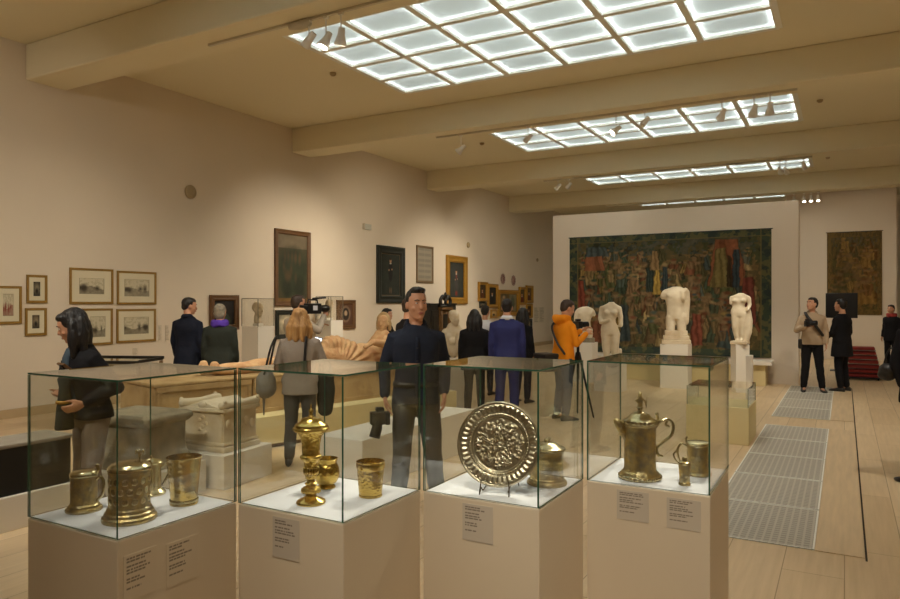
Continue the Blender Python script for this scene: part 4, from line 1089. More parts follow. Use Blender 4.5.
# legs under drapery from the feet (near end) to the raised knee, then the hips
fig.tube([(-.30, .42, .50), (.2, .42, .51), (.7, .44, .53), (1.2, .46, .54)], [.055, .075, .10, .13], 14, flat=(Vector((0, 0, 1)), .9))
fig.tube([(-.22, .28, .50), (.3, .30, .51), (.9, .34, .54), (1.4, .40, .55)], [.06, .08, .11, .15], 14)
fig.ball((-.36, .42, .53), (.07, .06, .09)); fig.ball((-.30, .28, .53), (.07, .06, .08))
fig.tube([(1.10, .40, .52), (1.43, .42, .73), (1.53, .44, .73), (2.1, .48, .52)], [.08, .10, .11, .14], 16)
fig.tube([(1.0, .44, .48), (1.5, .46, .52), (1.85, .48, .50), (2.35, .5, .52)], [.12, .20, .20, .19], 16)
fig.tube([(2.34, .50, .54), (2.41, .50, .68), (2.45, .50, .77)], [.20, .19, .15], 18, flat=(Vector((1, 0, 0)), .72))
fig.tube([(2.455, .50, .82), (2.47, .50, .90)], [.07, .06], 12)
def folds(co):
    x, y, z = co[:, 0], co[:, 1], co[:, 2]
    ang = np.arctan2(z - .40, x - 1.48)
    fan = .016 * np.sin(ang * 30) * np.clip((x - .6) / .3, 0, 1) * np.clip((2.2 - x) / .2, 0, 1)
    return np.where(x < 2.2, fan + .006 * np.sin(z * 60 + x * 12) * np.clip((.9 - x) / .3, 0, 1), .003 * np.sin(z * 90))
o = remeshed(fig, 'reclining_figure', M['terracotta2'], t, .015, 4, 0, fold=folds)
hd = MB(); hs = MB(); head_shapes(hs, (0, 0, 0), 1.0, neck=True)
hr_ = Matrix.Rotation(R(118), 3, 'Z'); hd.add([Vector((2.475, .485, .985)) + hr_ @ Vector(v) for v in hs.v], hs.f)
remeshed(hd, 'figure_head', M['terracotta2'], t, .009, 1)
hd = MB(); hd.ball((2.515, .525, 1.035), (.106, .106, .105)); hd.tube([(2.54, .43, 1.0), (2.545, .43, .90)], [.035, .03], 10); hd.tube([(2.46, .58, 1.0), (2.47, .59, .90)], [.035, .03], 10); hd.ball((2.50, .51, 1.12), (.06, .06, .035))
remeshed(hd, 'headdress', M['terracotta'], t, .012, 2, .005, 26)
am = MB(); am.tube([(2.40, .34, .76), (2.24, .22, .70), (2.02, .20, .74), (1.94, .20, .70)], [.07, .06, .045, .035], 12)
am.tube([(2.52, .66, .76), (2.66, .62, .60), (2.5, .40, .56)], [.07, .055, .04], 12); am.ball((1.90, .20, .68), (.05, .035, .035))
remeshed(am, 'figure_arm', M['terracotta2'], t, .014, 3, .003, 22)
MB().ball((2.62, .5, .54), (.2, .3, .12), 18, 10).build('cushion', M['terracotta2'], t, smooth=True)

# ---- glass-topped table of papers behind the black-haired woman
pt = at_depth(114, HY, 9.4)
t = thing('display_table', 'table showcase with dark top rails and pale papers behind the black-haired woman', 'display table', (pt.x, pt.y, 0), YAW - R(6))
W_, D_ = .54, .32
tp = MB(); tp.box(-W_, W_, -D_, -D_ + .03, .86, .90).box(-W_, W_, D_ - .03, D_, .88, .92).box(-W_, -W_ + .03, -D_ + .03, D_ - .03, .87, .91).box(W_ - .03, W_, -D_ + .03, D_ - .03, .87, .91)
tp.build('top_rail', M['darkwood'], t, bevel=.004)
MB().box(-W_ + .02, W_ - .02, -D_ + .02, D_ - .02, .52, .70).build('case_body', M['table_wood'], t, bevel=.006)
MB().box(-W_ + .01, W_ - .01, -D_ + .01, D_ - .01, .70, .725).build('case_ledge', M['wood'], t, bevel=.004)
MB().box(-W_ + .03, W_ - .03, -D_ + .03, D_ - .03, .895, .90).build('glass_top', M['perspex'], t)
for sx in (-1, 1):
    for sy in (-1, 1): MB().box(sx * (W_ - .03) - .02, sx * (W_ - .03) + .02, sy * (D_ - .03) - .02, sy * (D_ - .03) + .02, 0, .86).build('leg', M['table_wood'], t, bevel=.004)
P = Paint(60, 24, srgb(206, 198, 172), 61, 4)
for k_ in range(3): P.rect(.04 + .33 * k_, .12, .30 + .33 * k_, .92, srgb(190, 180, 150)); P.ell(.17 + .33 * k_, .5, .09, .25, srgb(160, 150, 124), .5)
P.grid('paper_sheet', W_ * 1.84, .17, M['print'], t, -D_ + .06, .004, .727)

# ---- dark carved cabinet
cb = on_x(444.5, HY, LX + .6)
t = thing('cabinet', 'black carved cabinet with an arched crest against the long wall', 'cabinet', (LX + .31, cb.y, 0), PI / 2)
MB().box(-.72, .72, -.26, .3, 0, 1.60).box(-.76, .76, -.28, .3, 1.60, 1.64).build('carcass', M['darkwood'], t, bevel=.01)
for s_ in (-1, 1):
    MB().box(s_ * .50 - .18, s_ * .50 + .18, -.285, -.261, .12, 1.45).box(s_ * .50 - .12, s_ * .50 + .12, -.30, -.285, .25, 1.3).build('cabinet_door', M['darkwood'], t, bevel=.01)
    MB().tube([(s_ * .22, -.33, .95), (s_ * .22, -.33, 1.42)], [.035, .03], 12).build('carved_column', M['wood'], t, smooth=True)
MB().box(-.27, .27, -.31, -.262, .88, 1.46).box(-.30, .30, -.40, -.262, 1.46, 1.53).box(-.12, .12, -.325, -.312, .95, 1.34, 1).build('centre_niche', [M['wood'], M['darkwood']], t, bevel=.008)
cr = MB(); cr.box(-.30, .30, -.40, -.2, 1.53, 1.60)
for s_ in (-1, 1): cr.tube(curve([(s_ * .27, -.32, 1.60), (s_ * .27, -.32, 1.74), (s_ * .15, -.32, 1.84), (s_ * .06, -.32, 1.76)]), .05, 10)
cr.ball((0, -.32, 1.86), (.045, .04, .10)).ball((0, -.32, 1.68), (.04, .04, .10)).build('carved_crest', M['darkwood'], t, smooth=True)

# ---- glazed pedestal cases with stone heads by the long wall
def stone_head(px, Z, label, lab2, py_head, rz, pm):
    p = stand(px, Z); hz = EYE - (py_head - HY) / FPX * Z
    w = .21
    b = MB().box(-w, w, -w, w, 0, hz - .2705).build('bust_plinth', M['plinth'], bevel=.005); b.location = p; b.rotation_euler = (0, 0, PI / 2); tag(b, lab2[0], 'plinth')
    g = thing('perspex_cover', lab2[1], 'glass cover', (p.x, p.y, hz - .2695), PI / 2)
    H = .52; e = .005
    for (x0, x1, y0, y1, z0, z1) in [(-w, w, -w, -w + e, 0, H), (-w, w, w - e, w, 0, H), (-w, -w + e, -w + e, w - e, 0, H), (w - e, w, -w + e, w - e, 0, H), (-w, w, -w, w, H + .0005, H + e)]:
        MB().box(x0, x1, y0, y1, z0, z1).build('pane', M['perspex'], g)
    rm = MB()
    for sx in (-1, 1):
        for sy in (-1, 1): rm.box(sx * w - .005, sx * w + .005, sy * w - .005, sy * w + .005, 0, H)
    for s in (-1, 1): rm.box(-w, w, s * w - .005, s * w + .005, H, H + .01).box(s * w - .005, s * w + .005, -w, w, H, H + .01)
    rm.build('cover_edge', M['perspex_edge'], g)
    t = thing('carved_portrait', label, 'sculpture', (p.x, p.y, hz - .269), rz)
    mb = MB(); head_shapes(mb, (0, 0, .32), 1.15); mb.ball((0, -.02, .36), (.094, .115, .115))
    remeshed(mb, 'carved_head', M[pm], t, .013, 2, .004, 25)
    MB().box(-.07, .07, -.07, .07, 0, .05).build('mount_block', M['plinth'], t, bevel=.004)
pw = on_x(254, HY, LX); Zw = (pw - EYEP).dot(FW) - .75
stone_head(258, Zw, 'pale carved stone head under glass beside the tall green hanging', ('tall white pedestal under the glass box beside the brown-framed portrait', 'clear box over the stone head beside the grey-haired visitor'), 312, view_yaw(258, 140), 'marble_old')
pw = on_x(330, HY, LX); Zw = (pw - EYEP).dot(FW) - .75
stone_head(329.5, Zw, 'pale carved stone head under glass between the video camera and the oval portrait', ('tall white pedestal beside the oval portrait', 'clear box over the stone head near the oval portrait'), 308, view_yaw(329, 170), 'marble_old')

# ---- terracotta-coloured female bust is the figure above; white female bust on its plinth
def bust(px, Z, py_top, py_bot, m, label, plabel, yaw, headless=False, width=1.0):
    zb = EYE - (py_bot - HY) / FPX * Z; zt = EYE - (py_top - HY) / FPX * Z
    p = stand(px, Z); H = zt - zb
    b = MB().box(-.22, .22, -.2, .2, 0, zb - .025).build('bust_plinth', M['plinth'], bevel=.005); b.location = p; b.rotation_euler = (0, 0, view_yaw(px, 180)); tag(b, plabel, 'plinth')
    o = MB(); s = H / .78
    head_shapes(o, (0, .01, .64 * s), s * 1.05, .3)
    o.ball((0, -.032 * s, .69 * s), (.084 * s, .092 * s, .092 * s)); o.ball((0, -.10 * s, .66 * s), (.05 * s, .05 * s, .05 * s))
    o.tube([(0, -.01, .12 * s), (0, 0, .2 * s), (0, 0, .34 * s), (0, -.01, .44 * s)], [.13 * s, .15 * s, .18 * s, .14 * s], 18, flat=(Vector((0, 1, 0)), .66))
    for k_ in (-1, 1): o.tube([(k_ * .15 * s, 0, .40 * s), (k_ * .21 * s, 0, .26 * s), (k_ * .2 * s, .02, .12 * s)], [.07 * s, .06 * s, .05 * s], 12)
    o.ball((-.07 * s, .10 * s, .27 * s), .06 * s); o.ball((.07 * s, .10 * s, .27 * s), .06 * s)
    q = remeshed(o, 'marble_bust', M[m], None, .016, 3, .006, 16, fold=lambda co: np.where(co[:, 2] < .40 * s, .006 * np.sin(co[:, 0] * 60 + co[:, 2] * 20), 0))
    q.location = (p.x, p.y, zb); q.rotation_euler = (0, 0, view_yaw(px, yaw)); tag(q, label, 'sculpture')
bust(454, 11.2, 309.5, 357, 'marble_old', 'pale draped female bust before the black carved cabinet', 'white plinth carrying the draped female bust', 160)

# ================================================================== STATUES
def statue(px, Z, py_top, py_bot, label, shapes, m, yaw, hfull, extra=None, voxel=.016):
    zb = EYE - (py_bot - HY) / FPX * Z; zt = EYE - (py_top - HY) / FPX * Z
    p = stand(px, Z); s = (zt - zb) / hfull
    mb = MB(); shapes(mb, s)
    t = thing('marble_statue', label, 'statue', (p.x, p.y, zb + .0006), view_yaw(px, yaw))
    remeshed(mb, 'marble_figure', M[m], t, voxel, 3, .004, 14)
    if extra: extra(t, s)
    return p, zb
def el(c, a, b, n=20, lean=0.0): return [(c[0] + a * math.cos(2 * PI * j / n), c[1] + b * math.sin(2 * PI * j / n), c[2] + lean * math.cos(2 * PI * j / n)) for j in range(n)]
def torso(mb, s, female, z0=0.0, sway=.02, sh=.20):
    if female: pr = [(.0, .165, .115), (.08, .178, .125), (.16, .160, .112), (.24, .128, .095), (.30, .122, .09), (.38, .145, .10), (.46, .160, .105), (.52, .178, .095), (.56, .172, .085), (.59, .115, .07), (.615, .064, .056), (.64, .058, .052)]
    else: pr = [(.0, .160, .110), (.08, .165, .112), (.16, .155, .105), (.24, .150, .102), (.32, .165, .112), (.40, .190, .125), (.48, .205, .125), (.54, .212, .108), (.58, .185, .09), (.605, .11, .075), (.625, .075, .062)]
    mb.loft([el((sway * math.sin(z * 6) * s, 0, (z + z0) * s), a * s, b * s) for z, a, b in pr])
    zz = z0 + (.43 if female else .45)
    for k_ in (-1, 1):
        if female: mb.ball((k_ * .075 * s, .085 * s, zz * s), (.062 * s, .05 * s, .058 * s))
        else: mb.ball((k_ * .085 * s, .085 * s, zz * s), (.085 * s, .04 * s, .055 * s))
def plinth_at(p, w, d, z, rz, label, m='plinth', z0=0):
    o = MB().box(-w / 2, w / 2, -d / 2, d / 2, z0, z).build('statue_plinth', M[m], bevel=.005); o.location = (p.x, p.y, 0); o.rotation_euler = (0, 0, rz); tag(o, label, 'plinth'); return o

def s1(mb, s):
    torso(mb, s, False, .13)
    for k_ in (-1, 1): mb.tube([(k_ * .09 * s, 0, .18 * s), (k_ * .095 * s, .01 * s, .03 * s)], [.10 * s, .092 * s], 14)
    mb.tube([(-.18 * s, 0, .63 * s), (-.215 * s, 0, .56 * s)], [.06 * s, .05 * s], 12)
    mb.tube([(.18 * s, 0, .63 * s), (.225 * s, 0, .50 * s), (.225 * s, .03 * s, .36 * s), (.18 * s, .06 * s, .27 * s)], [.06 * s, .05 * s, .045 * s, .03 * s], 12)
def b1(t, s): MB().box(-.19, .19, -.14, .14, -.10, -.001).build('statue_base', M['greystone'], t, bevel=.01)
p, zb = statue(585, 14.75, 308, 337.5, 'small headless marble male torso beside the photographer in orange', s1, 'marble', 175, .72, b1)
plinth_at(p, .44, .36, zb - .1, 0, 'white plinth under the small male torso')
def s2(mb, s):
    torso(mb, s, True, .46, .025)
    for k_ in (-1, 1): mb.tube([(k_ * .088 * s, 0, .48 * s), (k_ * .085 * s, .02 * s, .22 * s), (k_ * .075 * s, .02 * s, .04 * s)], [.098 * s, .080 * s, .062 * s], 14)
    mb.tube([(.165 * s, 0, .975 * s), (.195 * s, -.01 * s, .80 * s), (.19 * s, .07 * s, .70 * s), (.05 * s, .16 * s, .745 * s)], [.052 * s, .050 * s, .044 * s, .032 * s], 12)
    mb.ball((.03 * s, .175 * s, .75 * s), (.05 * s, .03 * s, .035 * s))
    mb.tube([(-.165 * s, 0, .975 * s), (-.195 * s, .0, .80 * s), (-.195 * s, .03 * s, .64 * s)], [.052 * s, .050 * s, .042 * s], 12)
    mb.tube([(-.17 * s, -.05 * s, .02 * s), (-.19 * s, -.05 * s, .16 * s)], [.05 * s, .035 * s], 10)
def b2(t, s): MB().box(-.24, .22, -.16, .16, -.05, .02).build('statue_base', M['marble_old'], t, bevel=.01)
p, zb = statue(610.5, 13.2, 302, 358, 'headless nude female marble with one arm across her waist', s2, 'marble', 178, 1.10, b2)
plinth_at(p, .5, .42, zb - .051, 0, 'white plinth under the headless nude female marble')
def s3(mb, s):
    torso(mb, s, False, .22, .02)
    for k_ in (-1, 1): mb.tube([(k_ * .09 * s, 0, .26 * s), (k_ * .10 * s, .02 * s, .10 * s), (k_ * .10 * s, .03 * s, .02 * s)], [.098 * s, .088 * s, .082 * s], 14)
    mb.tube([(.19 * s, 0, .73 * s), (.235 * s, .0, .66 * s)], [.068 * s, .058 * s], 12)
    mb.tube([(-.18 * s, .02 * s, .74 * s), (-.205 * s, -.02 * s, .6 * s), (-.20 * s, -.03 * s, .40 * s), (-.19 * s, -.03 * s, .16 * s)], [.068 * s, .056 * s, .05 * s, .045 * s], 12)
    mb.tube([(-.17 * s, .06 * s, .78 * s), (-.11 * s, .09 * s, .74 * s), (-.13 * s, .1 * s, .62 * s)], [.05 * s, .05 * s, .04 * s], 10)
def b3(t, s):
    MB().box(-.27, .27, -.18, .18, -.25, -.17).box(-.24, .24, -.15, .15, -.17, -.09).box(-.21, .21, -.13, .13, -.09, .012).build('stepped_base', M['marble_old'], t, bevel=.012)
p, zb = statue(676, 13.7, 287, 331, 'broad headless marble male torso on a stepped base in the middle of the tapestry', s3, 'marble', 178, .84, b3)
plinth_at(p, .52, .42, zb - .2512, 0, 'white plinth under the stepped base of the broad male torso')
def s4(mb, s):
    sc = 1.28; q = MB(); torso(q, s, True, .72, .03)
    mb.add([(v[0] * sc, v[1] * 1.15, v[2]) for v in q.v], q.f)
    mb.tube([(.10 * s, 0, .78 * s), (.12 * s, .06 * s, .42 * s), (.08 * s, .0, .08 * s)], [.125 * s, .085 * s, .055 * s], 14)
    mb.tube([(-.10 * s, 0, .78 * s), (-.06 * s, .03 * s, .42 * s), (-.05 * s, .02 * s, .08 * s)], [.125 * s, .095 * s, .06 * s], 14)
    mb.tube([(-.20 * s, -.02 * s, .92 * s), (-.24 * s, -.03 * s, .6 * s), (-.22 * s, -.03 * s, .3 * s), (-.16 * s, -.03 * s, .06 * s)], [.07 * s, .085 * s, .085 * s, .08 * s], 12)
    mb.tube([(.0, -.06 * s, .7 * s), (.0, -.06 * s, .06 * s)], [.12 * s, .10 * s], 12)
    mb.tube([(-.22 * s, 0, 1.22 * s), (-.25 * s, .0, 1.04 * s), (-.22 * s, .1 * s, .90 * s)], [.062 * s, .056 * s, .045 * s], 12)
    mb.tube([(.21 * s, 0, 1.23 * s), (.225 * s, .02 * s, 1.08 * s)], [.062 * s, .052 * s], 12)
    mb.ball((.06 * s, .08 * s, .05 * s), (.06 * s, .12 * s, .045 * s)); mb.ball((-.06 * s, .08 * s, .05 * s), (.06 * s, .12 * s, .045 * s))
def b4(t, s): MB().box(-.15, .15, -.13, .15, -.03, .03).build('statue_base', M['marble_old'], t, bevel=.012)
p, zb = statue(740, 13.0, 293, 342.5, 'slim headless female marble with drapery, nearest the tapestry edge', s4, 'marble', 190, 1.36, b4)
plinth_at(p, .25, .25, zb - .031, YAW, 'slender white plinth under the slim female marble')
plinth('stele_plinth', -1.39, -1.30, 12.2, 12.42, .80, 'narrow white plinth standing behind the low glazed display')
o = MB().box(-5.5, -1.24, 15.02, 15.6, .42, .50).box(-5.4, -1.36, 15.12, 15.58, 0, .42, 1).build('tapestry_plinth', [M['plinth'], M['cream']], bevel=.006)  # recessed base in darker cream: the shade under the slab put into its colour
tag(o, 'long low white plinth at the foot of the huge tapestry', 'plinth')
plinth('low_display_plinth', -1.66, -.96, 8.73, 9.5, .435, 'low cream display plinth by the near floor grates', 'cream')
t = thing('glass_showcase_cover', 'low glass box on the cream display plinth', 'glass cover', (-1.31, 9.115, .4355), 0)
for (x0, x1, y0, y1, z0, z1) in [(-.34, .34, -.375, -.37, 0, .22), (-.34, .34, .37, .375, 0, .22), (-.34, -.335, -.369, .369, 0, .22), (.335, .34, -.369, .369, 0, .22), (-.34, .34, -.375, .375, .221, .226)]:
    MB().box(x0, x1, y0, y1, z0, z1).build('pane', M['glass'], t)
rm = MB()
for sx in (-1, 1):
    for sy in (-1, 1): rm.box(sx * .34 - .003, sx * .34 + .003, sy * .375 - .003, sy * .375 + .003, 0, .226)
rm.build('pane_edge', M['glass_edge'], t)

# ---- red padded seats stacked by the back wall, black panel behind the two men
for i in range(7):
    xa, xb = .06 + .012 * (i % 2), .70 - .022 * i
    t = thing('folded_red_chair', 'folded red chair in the stack by the far wall, %s from the bottom' % ['lowest', 'second', 'third', 'fourth', 'fifth', 'sixth', 'seventh'][i], 'folding chair', (.36, 17.6, .05 + .096 * i), 0, 'stacked red folding chairs')
    MB().box(xa - .36, xb - .36, -.22, .22, .012, .075).build('red_pad', M['red'], t, bevel=.02)
    MB().tube([(xa - .37, -.24, .006), (xb - .35, -.24, .006)], .006, 6).tube([(xa - .37, .24, .006), (xb - .35, .24, .006)], .006, 6).tube([(xa - .37, -.24, .006), (xa - .37, .24, .006)], .006, 6).tube([(xb - .35, -.24, .006), (xb - .35, .24, .006)], .006, 6).build('metal_frame', M['plastic'], t, smooth=True)
t = thing('chair_trolley', 'low black trolley under the stacked red chairs', 'trolley', (.36, 17.6, 0), 0)
MB().box(-.32, .36, -.24, .24, .03, .0485).build('trolley_deck', M['plastic'], t)
for sx in (-1, 1):
    for sy in (-1, 1): MB().ball((sx * .27, sy * .2, .02), (.02, .012, .02)).build('wheel', M['plastic'], t, smooth=True)
MB().tube([(.38, .0, .04), (.42, 0, .45)], .012, 8).build('push_bar', M['plastic'], t, smooth=True)
ps = on_y(841.5, HY, 19.5); zs = EYE - 15 / FPX * (ps - EYEP).dot(FW); zt_ = EYE + 10 / FPX * (ps - EYEP).dot(FW)
t = thing('display_screen', 'black flat screen on a stand behind the two standing men', 'screen', (ps.x, 19.5, 0), 0)
MB().box(-.34, .34, -.03, .03, zs, zt_).build('screen_panel', M['plastic'], t, bevel=.006)
MB().tube([(0, .02, .02), (0, .02, zs + .1)], .03, 12).build('stand_pole', M['plastic'], t, smooth=True)
MB().box(-.25, .25, -.2, .2, 0, .02).build('stand_foot', M['plastic'], t, bevel=.005)

# ================================================================== PEOPLE
def hand_shapes(mb, w, d, n, th, s=1.0, curl=.5, spread=1.0):
    """palm, four unequal fingers and a thumb. w wrist, d hand direction, n palm normal, th thumb side"""
    w = Vector(w); d = Vector(d).normalized(); th = (Vector(th) - d * Vector(th).dot(d)).normalized(); n0 = d.cross(th)
    n = n0 if n0.dot(Vector(n)) > 0 else -n0
    rings = []
    for (l, hw, ht) in [(-.012, .024, .019), (.0, .026, .018), (.03, .036, .016), (.06, .041, .0145), (.084, .039, .012), (.092, .034, .009)]:
        rings.append([w + d * l * s + (th * math.cos(2 * PI * j / 14) * hw + n * math.sin(2 * PI * j / 14) * ht) * s for j in range(14)])
    mb.loft(rings)
    for off, L, r in [(.0285, .068, .0088), (.0095, .078, .0092), (-.0095, .072, .0088), (-.027, .056, .0078)]:
        p = w + (d * .078 + th * off) * s; pts = [p]; a = .15 * curl; dd = (d + th * off * 3.2 * spread).normalized()
        for seg in (.45, .32, .23):
            a += curl * .62
            p = p + (dd * math.cos(a) + n * math.sin(a)) * L * seg * s * 1.1; pts.append(p)
        mb.tube(pts, [r * s, r * s, r * .92 * s, r * .78 * s], 8)
    p = w + (d * .022 + th * .026) * s
    q = p + (d * .028 + th * .026 + n * .010) * s; u = q + (d * .030 + th * .010 + n * .012) * s; v = u + (d * .022 + n * .010) * s
    mb.tube([p, q, u, v], [.014 * s, .0115 * s, .0100 * s, .0085 * s], 8)

DEF = dict(hipL=(-.09, 0, .90), hipR=(.09, 0, .90), kneeL=(-.10, .02, .49), kneeR=(.10, .02, .49), ankL=(-.115, -.03, .085), ankR=(.115, -.03, .085),
           elbL=(-.245, -.03, 1.12), elbR=(.245, -.03, 1.12), wriL=(-.255, .05, .88), wriR=(.255, .05, .88))

def person(label, px, Z, face, height, sex='m', top='navy', hem=.86, flare=0.0, bottom='jeans', hair='short', hairmat='hair_black', pose=None,
           lean=0.0, slean=0.0, head=(0, 0), voxel=.012, vhand=None, shoe='leather', inner=None, collar=None, scarf=None, long_sleeve=True,
           hood=False, lapel=False, bald=False, shirtopen=False, wide=1.0, bag=None, belt=None, dz=0.0):
    """a figure standing on the floor. face: 0 back to the viewer, 90 towards picture right, 180 facing the viewer.
    returns the root and a function taking local metres (1.75 m figure) to the scaled local frame"""
    s = height / 1.75
    J = dict(DEF); J.update(pose or {})
    J = {k: Vector(v) for k, v in J.items()}
    for k in ('elbL', 'elbR', 'wriL', 'wriR'): J[k].x *= (.86 if sex != 'f' else .82) * (.5 + .5 * wide)
    f = sex == 'f'
    sh = (.148 if f else .168) * wide
    rot = Matrix.Rotation(-lean, 3, 'X') @ Matrix.Rotation(slean, 3, 'Y')
    piv = Vector((0, 0, .95))
    def up(p, w=1.0):
        p = Vector(p); q = piv + rot @ (p - piv); return p.lerp(q, w)
    wt = lambda z: min(1, max(0, (z - .88) / .22))
    S = lambda p: Vector(p) * s
    root = thing('person', label, 'person', stand(px, Z, dz), view_yaw(px, face))
    shL, shR = up((-sh, -.005, 1.375)), up((sh, -.005, 1.375))
    pr = [(.84, .150, .105), (.90, .170 if f else .163, .118), (.96, .172 if f else .162, .118), (1.04, .142 if f else .152, .105), (1.12, .132 if f else .150, .10),
          (1.20, .142 if f else .160, .11), (1.28, .158 if f else .175, .12), (1.34, .158 if f else .178, .115), (1.39, .138 if f else .155, .098), (1.43, .098 if f else .108, .080), (1.46, .070 if f else .076, .066), (1.49, .055, .056)]
    def ring(z, a, b, inf=0.0, n=22, yo=0.0):
        out = []
        for j in range(n):
            t = 2 * PI * j / n; c, q = math.cos(t), math.sin(t)
            x = math.copysign(abs(c) ** .8, c) * (a * (wide if z > .95 else 1) + inf); y = math.copysign(abs(q) ** .8, q) * (b + inf) + yo
            out.append(S(up((x, y, z), wt(z))))
        return out
    hc = up((0, .025, 1.632)); hrot = Matrix.Rotation(-lean, 3, 'X') @ Matrix.Rotation(slean, 3, 'Y') @ Matrix.Rotation(head[0], 3, 'Z') @ Matrix.Rotation(head[1], 3, 'X')
    # ---- body: one continuous skin
    b = MB()
    b.loft([ring(z, a, d, -.008) for z, a, d in pr])
    if f:
        for k in (-1, 1): b.ball(S(up((k * .075, .09, 1.28))), .06 * s)
    b.tube([S(up((0, -.015, 1.44))), S(up((0, -.008, 1.50))), S(hc + hrot @ Vector((0, -.02, -.05)))], [.058 * s, .054 * s, .054 * s], 14)
    hb = MB(); head_shapes(hb, (0, 0, 0), 1.0, neck=False)
    b.add([S(hc + hrot @ Vector(v)) for v in hb.v], hb.f)
    for sd, shp, e, w in (('L', shL, J['elbL'], J['wriL']), ('R', shR, J['elbR'], J['wriR'])):
        b.tube([S(shp), S(shp.lerp(e, .5)), S(e)], [.040 * s, .040 * s, .036 * s], 12)
        b.tube([S(e), S(e.lerp(w, .35)), S(w)], [.037 * s, .040 * s, .025 * s], 12)
        k = -1 if sd == 'L' else 1
        dirv = J.get('hd' + sd) or (w - e)
        nv = J.get('hn' + sd) or Vector((-k, .2, 0)); tv = J.get('ht' + sd) or Vector((0, 1, .2))
        hand_shapes(b, S(w + dirv.normalized() * .005), dirv, nv, tv, s, J.get('curl' + sd).x if ('curl' + sd) in J else .45)
    for sd in 'LR':
        b.tube([S(J['hip' + sd]), S(J['hip' + sd].lerp(J['knee' + sd], .5)), S(J['knee' + sd])], [.088 * s, .075 * s, .056 * s], 14)
        b.tube([S(J['knee' + sd]), S(J['knee' + sd].lerp(J['ank' + sd], .3)), S(J['ank' + sd])], [.056 * s, .056 * s, .037 * s], 14)
        a = J['ank' + sd]; b.tube([S(a), S((a.x, a.y + .03, .05)), S((a.x * 1.08, a.y + .13, .035))], [.036 * s, .034 * s, .026 * s], 10)
    remeshed(b, 'body', M['skin'], root, voxel * .8 if vhand is None else vhand, 2)
    # ---- face details
    H = lambda p: S(hc + hrot @ Vector(p))
    for k in (-1, 1):
        MB().ball(H((k * .030, .0905, .012)), (.0125 * s, .007 * s, .0058 * s), 10, 6, rot=hrot).ball(H((k * .030, .0955, .012)), (.0055 * s, .003 * s, .0052 * s), 8, 6, mi=1, rot=hrot).build('eye', [M['eye'], M['iris']], root, smooth=True)
        MB().tube([H((k * .014, .1005, .033)), H((k * .030, .1015, .038)), H((k * .048, .090, .033))], .0032 * s, 6).build('eyebrow', M['hair_grey' if hairmat == 'hair_grey' else 'hair_black'], root, smooth=True)
    MB().ball(H((0, .1065, -.060)), (.022 * s, .007 * s, .0038 * s), 10, 6, rot=hrot).ball(H((0, .1055, -.068)), (.019 * s, .007 * s, .0045 * s), 10, 6, rot=hrot).build('lips', M['lips'], root, smooth=True)
    # ---- hair
    h = MB()
    def hball(c, r): h.ball(H(c), tuple(q * s for q in r), 16, 10, rot=hrot)
    if hair in ('short', 'quiff', 'mid'):
        hball((0, -.017, .044), (.081, .101, .090)); hball((0, -.040, .020), (.080, .072, .072)); hball((0, .012, .082), (.070, .080, .046)) if hair != 'quiff' else None; hball((0, -.055, -.02), (.066, .052, .055))
        if hair == 'quiff': hball((.0, .040, .112), (.056, .052, .028)); hball((-.01, .0, .112), (.064, .08, .030))
        if hair == 'mid': hball((0, -.045, -.01), (.088, .072, .10)); hball((0, -.03, .05), (.09, .098, .095))
    elif hair in ('long', 'bob'):
        hball((0, -.020, .040), (.090, .106, .100)); hball((0, -.055, -.02), (.090, .068, .11))
        L = (.25 if hair == 'long' else .15) * s; fat = 1.35 if hairmat == 'hair_blond' else 1.0
        down = Vector((0, -.05, -1)).normalized()
        for x, y in ((-.080, -.02), (-.055, -.075), (0, -.09), (.055, -.075), (.080, -.02)):
            a0 = H((x, y, .02)); out = (hrot @ Vector((x, y, 0))).normalized() * .03 * s * fat
            h.tube([a0, a0 + down * L * .45 + out * .7, a0 + down * L + out * .9], [.034 * s, .042 * s * fat, .024 * s * fat], 10)
        if hair == 'long' and not inner:
            for k in (-1, 1):
                a0 = H((k * .070, .040, .04)); h.tube([a0, a0 + down * L * .5 + H((k * .08, .04, .04)) - H((k * .06, .04, .04)), a0 + down * L * .8], [.022 * s, .024 * s, .018 * s], 8)
        hball((0, .055, .09), (.066, .04, .030))
    elif hair == 'bald':
        hball((0, -.058, -.02), (.070, .045, .05))
    remeshed(h, 'hair', M[hairmat], root, min(voxel, .010), 2, .005 * s, 26 if hair != 'mid' else 34)
    # ---- top garment
    g = MB(); inf = .016
    rr = [ring(z, a, d, inf) for z, a, d in pr if z > max(hem, .90) + .02 and z < 1.47]
    lowr = []
    z = hem
    while z < .92:
        lowr.append(ring(z, .168 + flare * (.95 - z), .122 + flare * .6 * (.95 - z), inf + .006)); z += .05
    top_ = [ring(1.462, .088, .075, inf * .5), ring(1.478, .072, .066, 0.006)]
    if shirtopen:
        top_ = [[p - Vector((0, 0, .05 * s * max(0, (p.y / s - .02) / .07) * max(0, 1 - abs(p.x / s) / .06))) for p in r_] for r_ in top_]
    if hem >= .92: lowr = [ring(hem, .165, .118, inf)]
    g.loft(lowr + rr + top_)
    if f:
        for k in (-1, 1): g.ball(S(up((k * .075, .098, 1.28))), .066 * s)
    for sd, shp, e, w in (('L', shL, J['elbL'], J['wriL']), ('R', shR, J['elbR'], J['wriR'])):
        g.tube([S(shp.lerp(up((0, 0, 1.41)), .3)), S(shp), S(shp.lerp(e, .5)), S(e)], [.060 * s, .064 * s, .058 * s, .052 * s], 14)
        w2 = e.lerp(w, .93 if long_sleeve else .3)
        g.tube([S(e), S(e.lerp(w2, .5)), S(w2)], [.052 * s, .048 * s, .040 * s], 14)
